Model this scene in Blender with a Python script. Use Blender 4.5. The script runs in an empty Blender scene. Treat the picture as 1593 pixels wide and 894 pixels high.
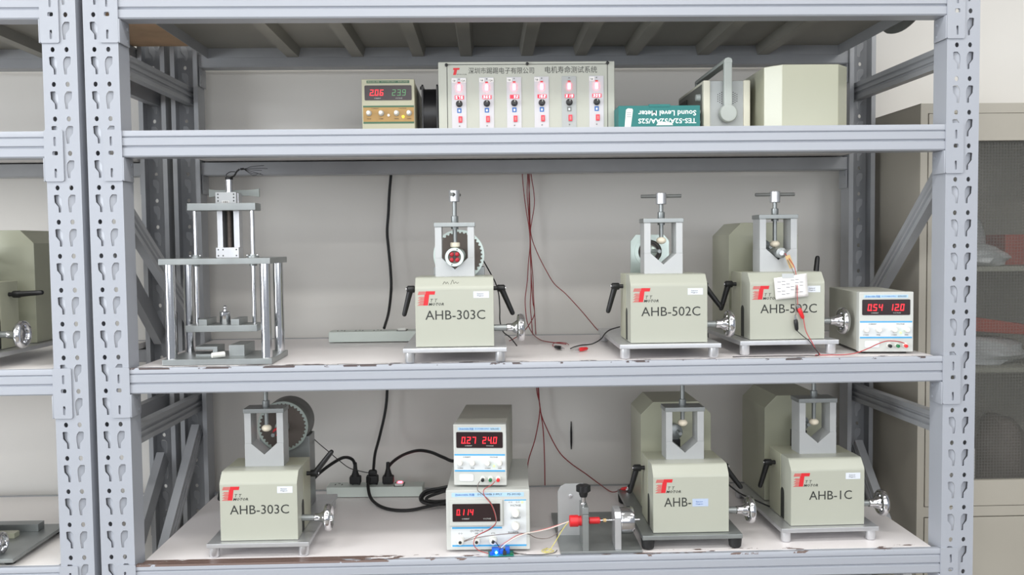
import bpy, bmesh, math, random
from mathutils import Vector, Matrix, Euler
random.seed(7)
SC = bpy.context.scene
COL = SC.collection

# ------------------------------------------------------------------ camera, world, lights, exposure
cam_d = bpy.data.cameras.new('camera')
cam_d.sensor_width = 36.0
cam_d.lens = 1403.69 / 1593.0 * 36.0
cam_d.clip_start = 0.05
cam = bpy.data.objects.new('camera', cam_d)
cam.location = (-0.1190, -2.0169, 1.4497)
cam.rotation_euler = (math.pi/2 - 0.04908, 0.01132, -0.02844)
COL.objects.link(cam)
SC.camera = cam

SC.view_settings.view_transform = 'Standard'
SC.view_settings.look = 'None'
SC.view_settings.gamma = 1.0
SC.view_settings.exposure = 0.0
SC.view_settings.use_curve_mapping = False

world = bpy.data.worlds.new('world')
SC.world = world
world.use_nodes = True
bg = world.node_tree.nodes['Background']
bg.inputs[0].default_value = (0.86, 0.92, 1.0, 1)
bg.inputs[1].default_value = 0.42

def area(name, loc, rot, sx, sy, power, color=(1, 1, 1)):
    d = bpy.data.lights.new(name, 'AREA')
    d.shape = 'RECTANGLE'; d.size = sx; d.size_y = sy; d.energy = power; d.color = color
    o = bpy.data.objects.new(name, d)
    o.location = loc; o.rotation_euler = rot
    COL.objects.link(o)
    return o
for ly, pw in ((-0.85, 16), (-2.4, 22), (-4.2, 18)):
    for lx in (-2.2, 0.0, 2.2):
        area('fluorescent_lamp_light', (lx, ly, 2.84), (0, 0, 0), 1.3, 0.22, pw, (1.0, 0.985, 0.95))
# high left window that the hood's corner reflects, then two added fill lights
area('window_and_fill_light', (-3.9, -1.3, 2.42), (0, -math.pi/2, 0), 0.75, 1.1, 30, (0.93, 0.97, 1.0))
area('window_and_fill_light', (-3.9, -2.7, 1.45), (0, -math.pi/2, 0), 1.6, 2.2, 115, (0.93, 0.97, 1.0))  # added fill from the left, brightens the cabinet side and left-facing faces
area('window_and_fill_light', (0.3, -4.6, 1.92), (math.pi/2, 0, 0), 4.6, 1.3, 70, (0.93, 0.96, 1.0))  # added frontal fill behind the camera, lifts the wall inside the shelves

# ------------------------------------------------------------------ materials
def lin(c):
    return tuple((x/255/12.92 if x/255 <= 0.04045 else ((x/255+0.055)/1.055)**2.4) for x in c)
MATS = {}
def mat(name, rgb, rough=0.5, metal=0.0, vary=0.04, scale=12.0, emit=None, estr=0.0, spec=0.5, bump=0.0, coat=0.0, alpha=1.0, trans=0.0):
    m = bpy.data.materials.new(name); m.use_nodes = True
    nt = m.node_tree; b = nt.nodes['Principled BSDF']
    c = lin(rgb)
    b.inputs['Roughness'].default_value = rough
    b.inputs['Metallic'].default_value = metal
    b.inputs['Specular IOR Level'].default_value = spec
    b.inputs['Coat Weight'].default_value = coat
    b.inputs['Transmission Weight'].default_value = trans
    b.inputs['Alpha'].default_value = alpha
    tc = nt.nodes.new('ShaderNodeTexCoord')
    nz = nt.nodes.new('ShaderNodeTexNoise'); nz.inputs['Scale'].default_value = scale; nz.inputs['Detail'].default_value = 4
    nt.links.new(tc.outputs['Object'], nz.inputs['Vector'])
    rp = nt.nodes.new('ShaderNodeValToRGB')
    rp.color_ramp.elements[0].position = 0.3; rp.color_ramp.elements[1].position = 0.7
    rp.color_ramp.elements[0].color = (*[x*(1-vary) for x in c], 1)
    rp.color_ramp.elements[1].color = (*[min(1, x*(1+vary)) for x in c], 1)
    nt.links.new(nz.outputs['Fac'], rp.inputs['Fac'])
    nt.links.new(rp.outputs['Color'], b.inputs['Base Color'])
    if bump:
        bp = nt.nodes.new('ShaderNodeBump'); bp.inputs['Strength'].default_value = bump; bp.inputs['Distance'].default_value = 0.002
        nt.links.new(nz.outputs['Fac'], bp.inputs['Height']); nt.links.new(bp.outputs['Normal'], b.inputs['Normal'])
    if emit:
        b.inputs['Emission Color'].default_value = (*lin(emit), 1)
        b.inputs['Emission Strength'].default_value = estr
    MATS[name] = m
    return m
rack_paint = mat('rack_paint', (163, 167, 176), 0.34, vary=0.015, scale=5)
rack_dull = mat('rack_brace_paint', (158, 160, 164), 0.4, vary=0.06, scale=9)
tray_m = mat('tray_steel', (142, 140, 132), 0.5, vary=0.1, scale=4)
wall_m = mat('wall_paint', (226, 223, 218), 0.85, vary=0.012, scale=2, bump=0.02)
floor_m = mat('floor_tile', (128, 122, 114), 0.4, vary=0.05, scale=1.5)
ceil_m = mat('ceiling_paint', (225, 225, 222), 0.9, vary=0.01, scale=2)
cream = mat('cream_enamel', (173, 175, 163), 0.34, vary=0.012, scale=6)
cream_d = mat('cream_enamel_rear', (170, 171, 151), 0.32, vary=0.015, scale=5)
hood_m = mat('glossy_cream_enamel', (160, 161, 143), 0.16, vary=0.012, scale=5)
alu = mat('brushed_aluminium', (206, 207, 210), 0.36, 0.75, vary=0.05, scale=30)
alu_w = mat('anodised_aluminium', (184, 186, 187), 0.42, 0.35, vary=0.02, scale=25)
steel = mat('ground_steel', (152, 156, 156), 0.38, 0.7, vary=0.1, scale=18)
chrome = mat('chrome', (215, 215, 218), 0.12, 1.0, vary=0.02)
zinc = mat('zinc_plate', (190, 202, 196), 0.3, 0.6, vary=0.04)
castm = mat('cast_steel', (120, 122, 120), 0.55, 0.4, vary=0.12, scale=25)
disc_m = mat('dark_disc_steel', (96, 88, 82), 0.5, 0.3, vary=0.08)
black = mat('black_plastic', (22, 22, 24), 0.42, vary=0.1)
rubber = mat('black_rubber', (28, 28, 29), 0.6, vary=0.1)
ink = mat('dark_ink', (44, 46, 44), 0.6, vary=0.05)
red_logo = mat('logo_red', (204, 34, 44), 0.5, vary=0.03)
sticker = mat('white_sticker', (214, 219, 228), 0.6, vary=0.02)
sticker_b = mat('blue_white_sticker', (176, 190, 214), 0.6, vary=0.03)
ivory = mat('ivory_nylon', (226, 216, 196), 0.5, vary=0.03)
psu_g = mat('supply_grey_enamel', (194, 196, 192), 0.42, vary=0.02)
psu_w = mat('supply_white_panel', (212, 216, 218), 0.42, vary=0.01)
module_m = mat('channel_module_panel', (190, 189, 194), 0.45, vary=0.01)
psu_y = mat('supply_yellowed_plastic', (164, 162, 140), 0.42, vary=0.02)
psu_cover = mat('supply_case_grey', (178, 178, 168), 0.5, vary=0.05)
amber = mat('amber_panel', (156, 124, 72), 0.5, vary=0.05)
panel_cream = mat('panel_cream', (172, 174, 164), 0.4, vary=0.012, scale=6)
grn = mat('green_stripe', (56, 92, 68), 0.5)
blue = mat('blue_stripe', (64, 160, 214), 0.5, vary=0.02)
lblue = mat('pale_blue_strip', (172, 204, 230), 0.5, vary=0.02)
dblue = mat('blue_print', (40, 96, 170), 0.5)
window_m = mat('display_window', (40, 26, 28), 0.22, vary=0.03)
seg_red = mat('red_segments', (255, 40, 50), 0.4, emit=(255, 30, 44), estr=2.2)
seg_grn = mat('green_segments', (90, 150, 100), 0.4, emit=(66, 120, 74), estr=0.5)
led_grn = mat('green_led', (160, 255, 120), 0.3, emit=(140, 255, 90), estr=3.0)
led_yel = mat('yellow_led', (255, 240, 60), 0.3, emit=(255, 236, 40), estr=2.5)
led_red = mat('red_led', (255, 120, 130), 0.3, emit=(255, 70, 90), estr=12.0)
led_blue = mat('blue_led', (120, 170, 255), 0.3, emit=(40, 110, 255), estr=40.0)
seg_dim = mat('red_display_back', (190, 40, 56), 0.4, emit=(226, 26, 56), estr=0.8)
seg_pink = mat('bright_red_segments', (255, 190, 195), 0.4, emit=(255, 150, 160), estr=3.0)
red_sw = mat('red_switch', (200, 40, 62), 0.35, emit=(220, 20, 44), estr=0.25)
red_pl = mat('red_plastic', (216, 40, 46), 0.4, vary=0.04)
winding_m = mat('red_winding', (168, 30, 44), 0.45, vary=0.1)
green_pl = mat('green_plastic', (24, 110, 64), 0.4)
knob_w = mat('white_knob', (222, 222, 216), 0.4, vary=0.02)
teal = mat('teal_cardboard', (32, 110, 108), 0.6, vary=0.03)
white_ink = mat('white_ink', (232, 240, 238), 0.6, vary=0.01)
fan_m = mat('fan_black', (34, 34, 38), 0.35, vary=0.1)
grey_in = mat('instrument_grey', (162, 166, 166), 0.45, vary=0.02)
grey_hd = mat('handle_grey', (170, 176, 172), 0.45, vary=0.02)
dark_in = mat('instrument_dark_panel', (96, 98, 92), 0.5, vary=0.06)
trim_in = mat('instrument_cream_trim', (206, 204, 188), 0.45, vary=0.02)
brown = mat('bare_wood', (196, 164, 132), 0.7, vary=0.2, scale=7)
strip_m = mat('socket_strip_plastic', (204, 212, 206), 0.45, vary=0.015)
wire_r = mat('red_wire', (140, 34, 38), 0.45, vary=0.08)
wire_rb = mat('bright_red_wire', (176, 58, 60), 0.45, vary=0.05)
wire_k = mat('black_cable', (26, 26, 27), 0.5, vary=0.08)
wire_g = mat('grey_wire', (112, 100, 96), 0.5, vary=0.08)
wire_w = mat('white_wire', (220, 212, 204), 0.5, vary=0.03)
wire_y = mat('yellow_wire', (206, 196, 106), 0.5, vary=0.05)
wire_p = mat('pink_wire', (196, 118, 116), 0.5, vary=0.05)
pcb = mat('green_circuit_board', (40, 128, 116), 0.45, vary=0.1, scale=120)
term_b = mat('blue_terminal', (34, 96, 206), 0.4, vary=0.05)
cab_m = mat('cabinet_beige', (174, 169, 158), 0.45, vary=0.015, scale=3)
cab_in = mat('cabinet_inside', (150, 150, 138), 0.6, vary=0.03)
paper = mat('paper', (228, 226, 224), 0.7, vary=0.01)
slip_ink = mat('slip_print_grey', (120, 124, 134), 0.7)
tape_m = mat('masking_tape', (200, 170, 120), 0.6, vary=0.05)
bag_m = mat('plastic_bag', (190, 194, 196), 0.3, vary=0.1)
folder_m = mat('red_folder', (170, 70, 52), 0.5, vary=0.1)
dark_item = mat('dark_box_card', (98, 88, 82), 0.6, vary=0.1)

def chipped(name, rgb, axis, limit, wide, rough=0.35, chip=(70, 58, 58)):
    """paint or laminate chipped along an edge: object-space axis below/above limit"""
    m = mat(name, rgb, rough, vary=0.02, scale=3)
    nt = m.node_tree; b = nt.nodes['Principled BSDF']
    base = b.inputs['Base Color'].links[0].from_socket
    tc = nt.nodes.new('ShaderNodeTexCoord')
    sep = nt.nodes.new('ShaderNodeSeparateXYZ'); nt.links.new(tc.outputs['Object'], sep.inputs[0])
    mp = nt.nodes.new('ShaderNodeMapping'); mp.inputs['Scale'].default_value = (9, 34, 1)
    nt.links.new(tc.outputs['Object'], mp.inputs[0])
    nz = nt.nodes.new('ShaderNodeTexNoise'); nz.inputs['Scale'].default_value = 1.6; nz.inputs['Detail'].default_value = 7; nz.inputs['Roughness'].default_value = 0.62
    nt.links.new(mp.outputs[0], nz.inputs['Vector'])
    lo = nt.nodes.new('ShaderNodeMath'); lo.operation = 'LESS_THAN' if axis == 'Y' else 'GREATER_THAN'; lo.inputs[1].default_value = limit
    nt.links.new(sep.outputs[axis], lo.inputs[0])
    gt = nt.nodes.new('ShaderNodeMath'); gt.operation = 'GREATER_THAN'
    nt.links.new(nz.outputs['Fac'], gt.inputs[0])
    mr = nt.nodes.new('ShaderNodeMapRange')   # heavier wear towards the left end
    mr.inputs['From Min'].default_value = -0.46 if wide else -0.5; mr.inputs['From Max'].default_value = -0.30 if wide else 0.6
    mr.inputs['To Min'].default_value = 0.37 if wide else 0.515; mr.inputs['To Max'].default_value = 0.585 if wide else 0.575
    nt.links.new(sep.outputs['X'], mr.inputs['Value']); nt.links.new(mr.outputs[0], gt.inputs[1])
    mu = nt.nodes.new('ShaderNodeMath'); mu.operation = 'MULTIPLY'
    nt.links.new(lo.outputs[0], mu.inputs[0]); nt.links.new(gt.outputs[0], mu.inputs[1])
    mx = nt.nodes.new('ShaderNodeMix'); mx.data_type = 'RGBA'
    nt.links.new(mu.outputs[0], mx.inputs['Factor']); nt.links.new(base, mx.inputs['A'])
    mx.inputs['B'].default_value = (*lin(chip), 1)
    nt.links.new(mx.outputs['Result'], b.inputs['Base Color'])
    return m
deck_mid = chipped('deck_laminate_chipped', (236, 231, 231), 'Y', 0.010, False)
deck_low = chipped('deck_laminate_rusty_edge', (236, 231, 231), 'Y', 0.016, True, chip=(104, 84, 77))
beam_mid = chipped('rack_paint_chipped', (163, 167, 176), 'Z', 1.183-0.0052, False, 0.34)
beam_low = chipped('rack_paint_rusty', (163, 167, 176), 'Z', 0.738-0.0052, True, 0.34, chip=(104, 84, 77))
deck_plain = mat('deck_laminate', (232, 228, 225), 0.4, vary=0.02, scale=3)

def glass_grid():
    m = bpy.data.materials.new('wired_glass'); m.use_nodes = True
    nt = m.node_tree; b = nt.nodes['Principled BSDF']
    tc = nt.nodes.new('ShaderNodeTexCoord')
    wv = []
    for ax in ('X', 'Z'):
        sp = nt.nodes.new('ShaderNodeSeparateXYZ'); nt.links.new(tc.outputs['Object'], sp.inputs[0])
        k = nt.nodes.new('ShaderNodeMath'); k.operation = 'MULTIPLY'; k.inputs[1].default_value = 2*math.pi/0.0080
        nt.links.new(sp.outputs[ax], k.inputs[0])
        s = nt.nodes.new('ShaderNodeMath'); s.operation = 'SINE'; nt.links.new(k.outputs[0], s.inputs[0])
        wv.append(s)
    mxm = nt.nodes.new('ShaderNodeMath'); mxm.operation = 'MAXIMUM'
    nt.links.new(wv[0].outputs[0], mxm.inputs[0]); nt.links.new(wv[1].outputs[0], mxm.inputs[1])
    g = nt.nodes.new('ShaderNodeMapRange'); g.inputs['From Min'].default_value = 0.5; g.inputs['From Max'].default_value = 1.0
    g.inputs['To Min'].default_value = 0.20; g.inputs['To Max'].default_value = 0.40
    nt.links.new(mxm.outputs[0], g.inputs['Value'])
    nt.links.new(g.outputs[0], b.inputs['Alpha'])
    b.inputs['Base Color'].default_value = (*lin((112, 112, 108)), 1)
    b.inputs['Roughness'].default_value = 0.25
    bp = nt.nodes.new('ShaderNodeBump'); bp.inputs['Strength'].default_value = 0.3; bp.inputs['Distance'].default_value = 0.001
    nt.links.new(mxm.outputs[0], bp.inputs['Height']); nt.links.new(bp.outputs['Normal'], b.inputs['Normal'])
    return m
glass_m = glass_grid()

# ------------------------------------------------------------------ mesh helpers
def smooth_path(pts, n=6):
    P = [Vector(p) for p in pts]
    if len(P) < 3: return P
    out = []
    for i in range(len(P)-1):
        p0 = P[i-1] if i > 0 else P[0]*2-P[1]
        p1, p2 = P[i], P[i+1]
        p3 = P[i+2] if i+2 < len(P) else P[-1]*2-P[-2]
        for k in range(n):
            t = k/n
            out.append(0.5*((2*p1)+(p2-p0)*t+(2*p0-5*p1+4*p2-p3)*t*t+(3*p1-p0-3*p2+p3)*t**3))
    out.append(P[-1])
    return out

class MB:
    def __init__(self): self.bm = bmesh.new(); self.bev = False
    def _add(self, verts, faces, M=None):
        vs = [self.bm.verts.new(M @ Vector(v) if M else v) for v in verts]
        fs = []
        for f in faces:
            try: fs.append(self.bm.faces.new([vs[i] for i in f]))
            except ValueError: pass
        return vs, fs
    def box(self, x0, x1, y0, y1, z0, z1, bevel=0.0, M=None, seg=2):
        v = [(x, y, z) for x in (x0, x1) for y in (y0, y1) for z in (z0, z1)]
        f = [(0, 1, 3, 2), (4, 6, 7, 5), (0, 4, 5, 1), (2, 3, 7, 6), (0, 2, 6, 4), (1, 5, 7, 3)]
        vs, fs = self._add(v, f, M)
        if bevel > 0:
            self.bev = True
            es = list({e for q in fs for e in q.edges})
            bmesh.ops.bevel(self.bm, geom=es, offset=bevel, segments=seg, affect='EDGES', profile=0.5, clamp_overlap=True)
        return self
    def prism(self, poly, axis, a0, a1, bevel=0.0, M=None):
        n = len(poly)
        def pt(p, a):
            return {'x': (a, p[0], p[1]), 'y': (p[0], a, p[1]), 'z': (p[0], p[1], a)}[axis]
        v = [pt(p, a0) for p in poly]+[pt(p, a1) for p in poly]
        f = [tuple(range(n)), tuple(range(2*n-1, n-1, -1))]+[(i, i+n, (i+1) % n+n, (i+1) % n) for i in range(n)]
        vs, fs = self._add(v, f, M)
        if bevel > 0:
            self.bev = True
            es = list({e for q in fs for e in q.edges})
            bmesh.ops.bevel(self.bm, geom=es, offset=bevel, segments=2, affect='EDGES', profile=0.5, clamp_overlap=True)
        return self
    def cyl(self, p0, p1, r, r2=None, n=24, cap=True):
        return self.lathe(p0, Vector(p1)-Vector(p0), [(0, r), ((Vector(p1)-Vector(p0)).length, r if r2 is None else r2)], n, cap)
    def lathe(self, origin, axis, prof, n=28, cap=True):
        """prof: list of (distance along the axis, radius)"""
        ax = Vector(axis).normalized(); o = Vector(origin)
        u = ax.orthogonal().normalized(); w = ax.cross(u)
        v = []
        for d, r in prof:
            for i in range(n):
                a = 2*math.pi*i/n
                v.append(o+ax*d+(u*math.cos(a)+w*math.sin(a))*r)
        f = []
        for j in range(len(prof)-1):
            for i in range(n):
                f.append((j*n+i, j*n+(i+1) % n, (j+1)*n+(i+1) % n, (j+1)*n+i))
        if cap:
            f.append(tuple(range(n-1, -1, -1))); f.append(tuple((len(prof)-1)*n+i for i in range(n)))
        self._add(v, f); return self
    def ring(self, origin, axis, ri, ro, d0, d1, n=40):
        prof = [(d0, ri), (d0, ro), (d1, ro), (d1, ri), (d0, ri)]
        return self.lathe(origin, axis, prof, n, False)
    def torus(self, c, axis, R, r, n=36, k=10, squash=1.0):
        prof = [(math.sin(2*math.pi*j/k)*r*squash, R+math.cos(2*math.pi*j/k)*r) for j in range(k+1)]
        return self.lathe(c, axis, prof, n, False)
    def sphere(self, c, r, sx=1, sy=1, sz=1):
        bmesh.ops.create_icosphere(self.bm, subdivisions=3, radius=r, matrix=Matrix.Translation(c) @ Matrix.Diagonal((sx, sy, sz, 1)))
        return self
    def tube(self, pts, r, n=8, sm=6, r_end=None):
        P = smooth_path(pts, sm) if sm else [Vector(p) for p in pts]
        v = []; f = []; m = len(P); prev = None
        for i, p in enumerate(P):
            t = (P[min(i+1, m-1)]-P[max(i-1, 0)]).normalized()
            if prev is None: u = t.orthogonal().normalized()
            else:
                u = prev-t*prev.dot(t)
                u = u.normalized() if u.length > 1e-6 else t.orthogonal().normalized()
            prev = u; w = t.cross(u)
            rr = r if r_end is None else r+(r_end-r)*i/(m-1)
            for k in range(n):
                a = 2*math.pi*k/n
                v.append(p+(u*math.cos(a)+w*math.sin(a))*rr)
        for i in range(m-1):
            for k in range(n):
                f.append((i*n+k, i*n+(k+1) % n, (i+1)*n+(k+1) % n, (i+1)*n+k))
        f.append(tuple(range(n-1, -1, -1))); f.append(tuple((m-1)*n+k for k in range(n)))
        self._add(v, f); return self
    def quad(self, a, b, c, d):
        self._add([a, b, c, d], [(0, 1, 2, 3)]); return self
    def mesh(self, name):
        bmesh.ops.recalc_face_normals(self.bm, faces=self.bm.faces)
        me = bpy.data.meshes.new(name); self.bm.to_mesh(me); self.bm.free()
        return finish(me)
    def build(self, name, m, parent=None, loc=None, rot=None):
        bev = self.bev
        o = link(name, self.mesh(name), m, parent, loc, rot)
        if bev:
            w = o.modifiers.new('weighted_normals', 'WEIGHTED_NORMAL'); w.keep_sharp = True; w.weight = 100
        return o

def finish(me):
    for p in me.polygons: p.use_smooth = True
    try: me.set_sharp_from_angle(angle=math.radians(35))
    except Exception: pass
    return me
def link(name, me, m, parent=None, loc=None, rot=None):
    o = bpy.data.objects.new(name, me); COL.objects.link(o)
    if m is not None: me.materials.append(m)
    if parent is not None: o.parent = parent
    if loc is not None: o.location = loc
    if rot is not None: o.rotation_euler = rot
    return o
def thing(name, label, cat, loc=(0, 0, 0), rz=0.0, group=None):
    o = bpy.data.objects.new(name, None); COL.objects.link(o)
    o.empty_display_size = 0.05
    o.location = loc; o.rotation_euler = (0, 0, rz)
    o['label'] = label; o['category'] = cat
    if group: o['group'] = group
    return o
def tag(o, label, cat, group=None, kind=None):
    o['label'] = label; o['category'] = cat
    if group: o['group'] = group
    if kind: o['kind'] = kind
    return o
def struct(o):
    o['kind'] = 'structure'; return o

def flat_mesh(curve_obj, M):
    me = bpy.data.meshes.new_from_object(curve_obj)
    me.transform(M); bpy.data.objects.remove(curve_obj)
    return me
FRONT = Matrix(((1, 0, 0, 0), (0, 0, -1, 0), (0, 1, 0, 0), (0, 0, 0, 1)))   # drawn in XY -> stands in XZ facing -Y
def text_mesh(s, x0, x1, z0, z1, y, shear=0.0, depth=0.0003, flip=False, res=2, bold=0.0):
    c = bpy.data.curves.new('lettering', 'FONT'); c.body = s; c.size = 1.0; c.resolution_u = res
    c.extrude = 0.001; c.shear = shear; c.offset = bold
    o = bpy.data.objects.new('lettering', c)
    me = bpy.data.meshes.new_from_object(o); bpy.data.objects.remove(o)
    xs = [v.co.x for v in me.vertices]; ys = [v.co.y for v in me.vertices]
    ax, bx, ay, by = min(xs), max(xs), min(ys), max(ys)
    for v in me.vertices:
        fx = (v.co.x-ax)/(bx-ax); fy = (v.co.y-ay)/(by-ay)
        if flip: fx, fy = 1-fx, 1-fy
        v.co = (x0+fx*(x1-x0), y-(depth if v.co.z > 0 else 0), z0+fy*(z1-z0))
    return me
def text(name, s, x0, x1, z0, z1, y, m, parent, **k):
    return link(name, text_mesh(s, x0, x1, z0, z1, y, **k), m, parent)
def plate_with_holes(outer, holes, thick, M):
    """2-D outline with hole outlines -> mesh (curve fill), extruded by thick"""
    c = bpy.data.curves.new('plate', 'CURVE'); c.dimensions = '2D'; c.fill_mode = 'BOTH'; c.extrude = thick/2
    for poly in [outer]+holes:
        s = c.splines.new('POLY'); s.points.add(len(poly)-1)
        for p, q in zip(s.points, poly): p.co = (q[0], q[1], 0, 1)
        s.use_cyclic_u = True
    return flat_mesh(bpy.data.objects.new('plate', c), M)
def circ(cx, cy, rx, ry=None, n=12):
    ry = ry or rx
    return [(cx+rx*math.cos(2*math.pi*i/n), cy+ry*math.sin(2*math.pi*i/n)) for i in range(n)]
def rrect(x0, x1, y0, y1, r, n=4):
    o = []
    for cx, cy, a0 in ((x1-r, y1-r, 0), (x0+r, y1-r, 90), (x0+r, y0+r, 180), (x1-r, y0+r, 270)):
        for i in range(n+1):
            a = math.radians(a0+90*i/n); o.append((cx+r*math.cos(a), cy+r*math.sin(a)))
    return o
def join_meshes(mes, name):
    bm = bmesh.new()
    for me in mes: bm.from_mesh(me)
    out = bpy.data.meshes.new(name); bm.to_mesh(out); bm.free()
    return out

SEG = {'0': 'abcdef', '1': 'bc', '2': 'abged', '3': 'abgcd', '4': 'fgbc', '5': 'afgcd', '6': 'afgedc', '7': 'abc', '8': 'abcdefg', '9': 'abcdfg', ' ': ''}
def digits(mb, s, x0, x1, z0, z1, y, slant=0.10, t=0.115, depth=0.0004):
    cells = [c for c in s if c != '.']
    n = len(cells); w = (x1-x0)/n; h = z1-z0; dw = w*0.66; th = h*t
    def bar(a, b, c, d):
        def sk(x, z): return (x+(z-z0)*slant, z)
        mb.prism([sk(a, c), sk(b, c), sk(b, d), sk(a, d)], 'y', y-depth, y)
    i = -1
    for ch in s:
        if ch == '.':
            x = x0+i*w+dw+w*0.03; bar(x, x+th*0.9, z0, z0+th*0.9); continue
        i += 1; x = x0+i*w; g = th*0.12; zm = (z0+z1)/2
        for q in SEG[ch]:
            if q == 'a': bar(x+g, x+dw-g, z1-th, z1)
            if q == 'd': bar(x+g, x+dw-g, z0, z0+th)
            if q == 'g': bar(x+th*.6, x+dw-th*.6, zm-th/2, zm+th/2)
            if q == 'f': bar(x, x+th, zm+g, z1-g)
            if q == 'e': bar(x, x+th, z0+g, zm-g)
            if q == 'b': bar(x+dw-th, x+dw, zm+g, z1-g)
            if q == 'c': bar(x+dw-th, x+dw, z0+g, zm-g)
    return mb

# ------------------------------------------------------------------ room shell
WALL_Y = 0.68
struct(MB().box(-4.2, 3.6, WALL_Y, WALL_Y+0.12, 0, 2.9).build('wall_back', wall_m))
struct(MB().box(-4.2, 3.6, -5.2, WALL_Y+0.12, -0.1, 0).build('floor', floor_m))
struct(MB().box(-4.2, 3.6, -5.2, WALL_Y+0.12, 2.9, 3.0).build('ceiling', ceil_m))

# ------------------------------------------------------------------ storage racks
POST_W, POST_D, T = 0.0745, 0.060, 0.0022
PITCH, HOLE0 = 0.075, 1.957
RACK_H = 2.25
SLOT = [(-8.4, 18), (-6, 19.5), (2, 19.5), (6.5, 14), (8, 8), (8, -2), (6, -19), (1, -19), (0.5, -7), (-7.5, 3)]
def teardrop(cx, cz, s):
    pts = [(cx+s*x/1000.0, cz+z/1000.0) for x, z in SLOT]
    return pts if s < 0 else pts[::-1]
def slot_tabs(b, x0, yf, direction):
    """the metal pressed back behind each slot: attached at the slot's inner side, open at its outer side"""
    z = HOLE0
    while z < RACK_H-0.05: z += PITCH
    while z > 0.05:
        for cx, s in ((x0+0.0225, 1), (x0+POST_W-0.0220, -1)):
            cz = z-PITCH/2+0.0028
            v = [(cx+s*x/1000.0, yf+direction*(T+0.0004+0.0055*(8.5-x)/17.0), cz+q/1000.0) for x, q in SLOT]
            b._add(v, [tuple(range(len(v)))])
        z -= PITCH
def post_face(x0, mirror=False):
    outer = [(x0, 0.0), (x0+POST_W, 0.0), (x0+POST_W, RACK_H), (x0, RACK_H)]
    holes = []
    z = HOLE0
    while z < RACK_H-0.05: z += PITCH
    while z > 0.05:
        for cx, s in ((x0+0.0225, 1), (x0+POST_W-0.0220, -1)):
            holes.append(circ(cx, z, 0.0045, 0.0056, 12))
            holes.append(teardrop(cx, z-PITCH/2+0.0028, s))
        z -= PITCH
    return outer, holes
def add_post(parent, x0, yf, direction):
    """direction +1: perforated face at y = yf with its flanges going back; -1: face at yf, flanges going forward"""
    o, h = post_face(x0)
    yc = yf+direction*T/2
    face = plate_with_holes(o, h, T, Matrix.Translation((0, yc, 0)) @ FRONT)
    b = MB()
    y0, y1 = sorted((yf+direction*T, yf+direction*POST_D))
    b.box(x0, x0+T, y0, y1, 0, RACK_H); b.box(x0+POST_W-T, x0+POST_W, y0, y1, 0, RACK_H)
    ya, yb = sorted((yf+direction*(POST_D-T), yf+direction*POST_D))
    b.box(x0+T, x0+0.012, ya, yb, 0, RACK_H); b.box(x0+POST_W-0.012, x0+POST_W-T, ya, yb, 0, RACK_H)
    slot_tabs(b, x0, yf, direction)
    body = b.mesh('body')
    me = join_meshes([face, body], 'upright')
    return link('upright', finish(me), rack_paint if direction > 0 else rack_dull, parent)
# stepped beam section (y, z) relative to the beam's top edge
BEAM = [(0.0015, 0.0), (0.0, -0.004), (0.0, -0.012), (0.0035, -0.0145), (0.0, -0.017), (0.0, -0.032), (0.004, -0.0345), (0.0045, -0.036), (0.0, -0.0385),
        (0.0, -0.055), (0.003, -0.058), (0.047, -0.058), (0.050, -0.055), (0.050, -0.022), (0.014, -0.022), (0.014, 0.0)]
LEVELS_Z = (2.007, 1.707, 1.183, 0.738, 0.218)
def add_beam(parent, x0, x1, ztop, yf, direction, hook=True, m=None):
    poly = [(yf+direction*a, ztop+b) for a, b in BEAM]
    bm_ = MB(); bm_.prism(poly, 'x', x0, x1)
    beam = bm_.build('beam', m or rack_paint, parent)
    for side, xe, s in (('l', x0, -1), ('r', x1, 1)):
        b = MB()
        yq = yf+direction*(-0.0035)
        ya, yb = sorted((yq, yq+direction*0.0034))
        zt, zb = ztop+0.002, ztop-0.110
        xa, xb = sorted((xe-s*0.001, xe+s*0.040))
        o = rrect(xa, xb, zb, zt, 0.004)
        cx = xe+s*0.0225
        holes = [rrect(cx-0.0025, cx+0.0025, ztop-0.033, ztop-0.013, 0.002), rrect(cx-0.006, cx+0.006, ztop-0.053, ztop-0.044, 0.003),
                 rrect(cx-0.0025, cx+0.0025, ztop-0.102, ztop-0.082, 0.002)]
        face = plate_with_holes(o, holes, 0.003, Matrix.Translation((0, (ya+yb)/2, 0)) @ FRONT)
        xa, xb = sorted((xe-s*0.004, xe-s*0.0012))
        ya, yb = sorted((yq, yf+direction*0.052))
        # the leg of the bracket that lies along the post's inner side
        b.box(xa, xb, ya, yb, zb, ztop-0.0585, 0.0008)
        b.cyl(((xa+xb)/2-s*0.003, yf+direction*0.040, ztop-0.072), ((xa+xb)/2, yf+direction*0.040, ztop-0.072), 0.004, n=12)
        b.cyl(((xa+xb)/2-s*0.0022, yf+direction*0.040, ztop-0.098), ((xa+xb)/2, yf+direction*0.040, ztop-0.098), 0.003, n=12)
        me = join_meshes([face, b.mesh('leg')], 'hook_plate')
        link('hook_plate', finish(me), rack_dull if m is rack_dull else rack_paint, beam)
    return beam
BR = [(-0.024, 0.0), (-0.024, 0.022), (-0.012, 0.022), (-0.009, 0.017), (-0.005, 0.017), (-0.003, 0.022), (0.003, 0.022), (0.005, 0.017), (0.009, 0.017), (0.012, 0.022), (0.024, 0.022), (0.024, 0.0)]
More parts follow.
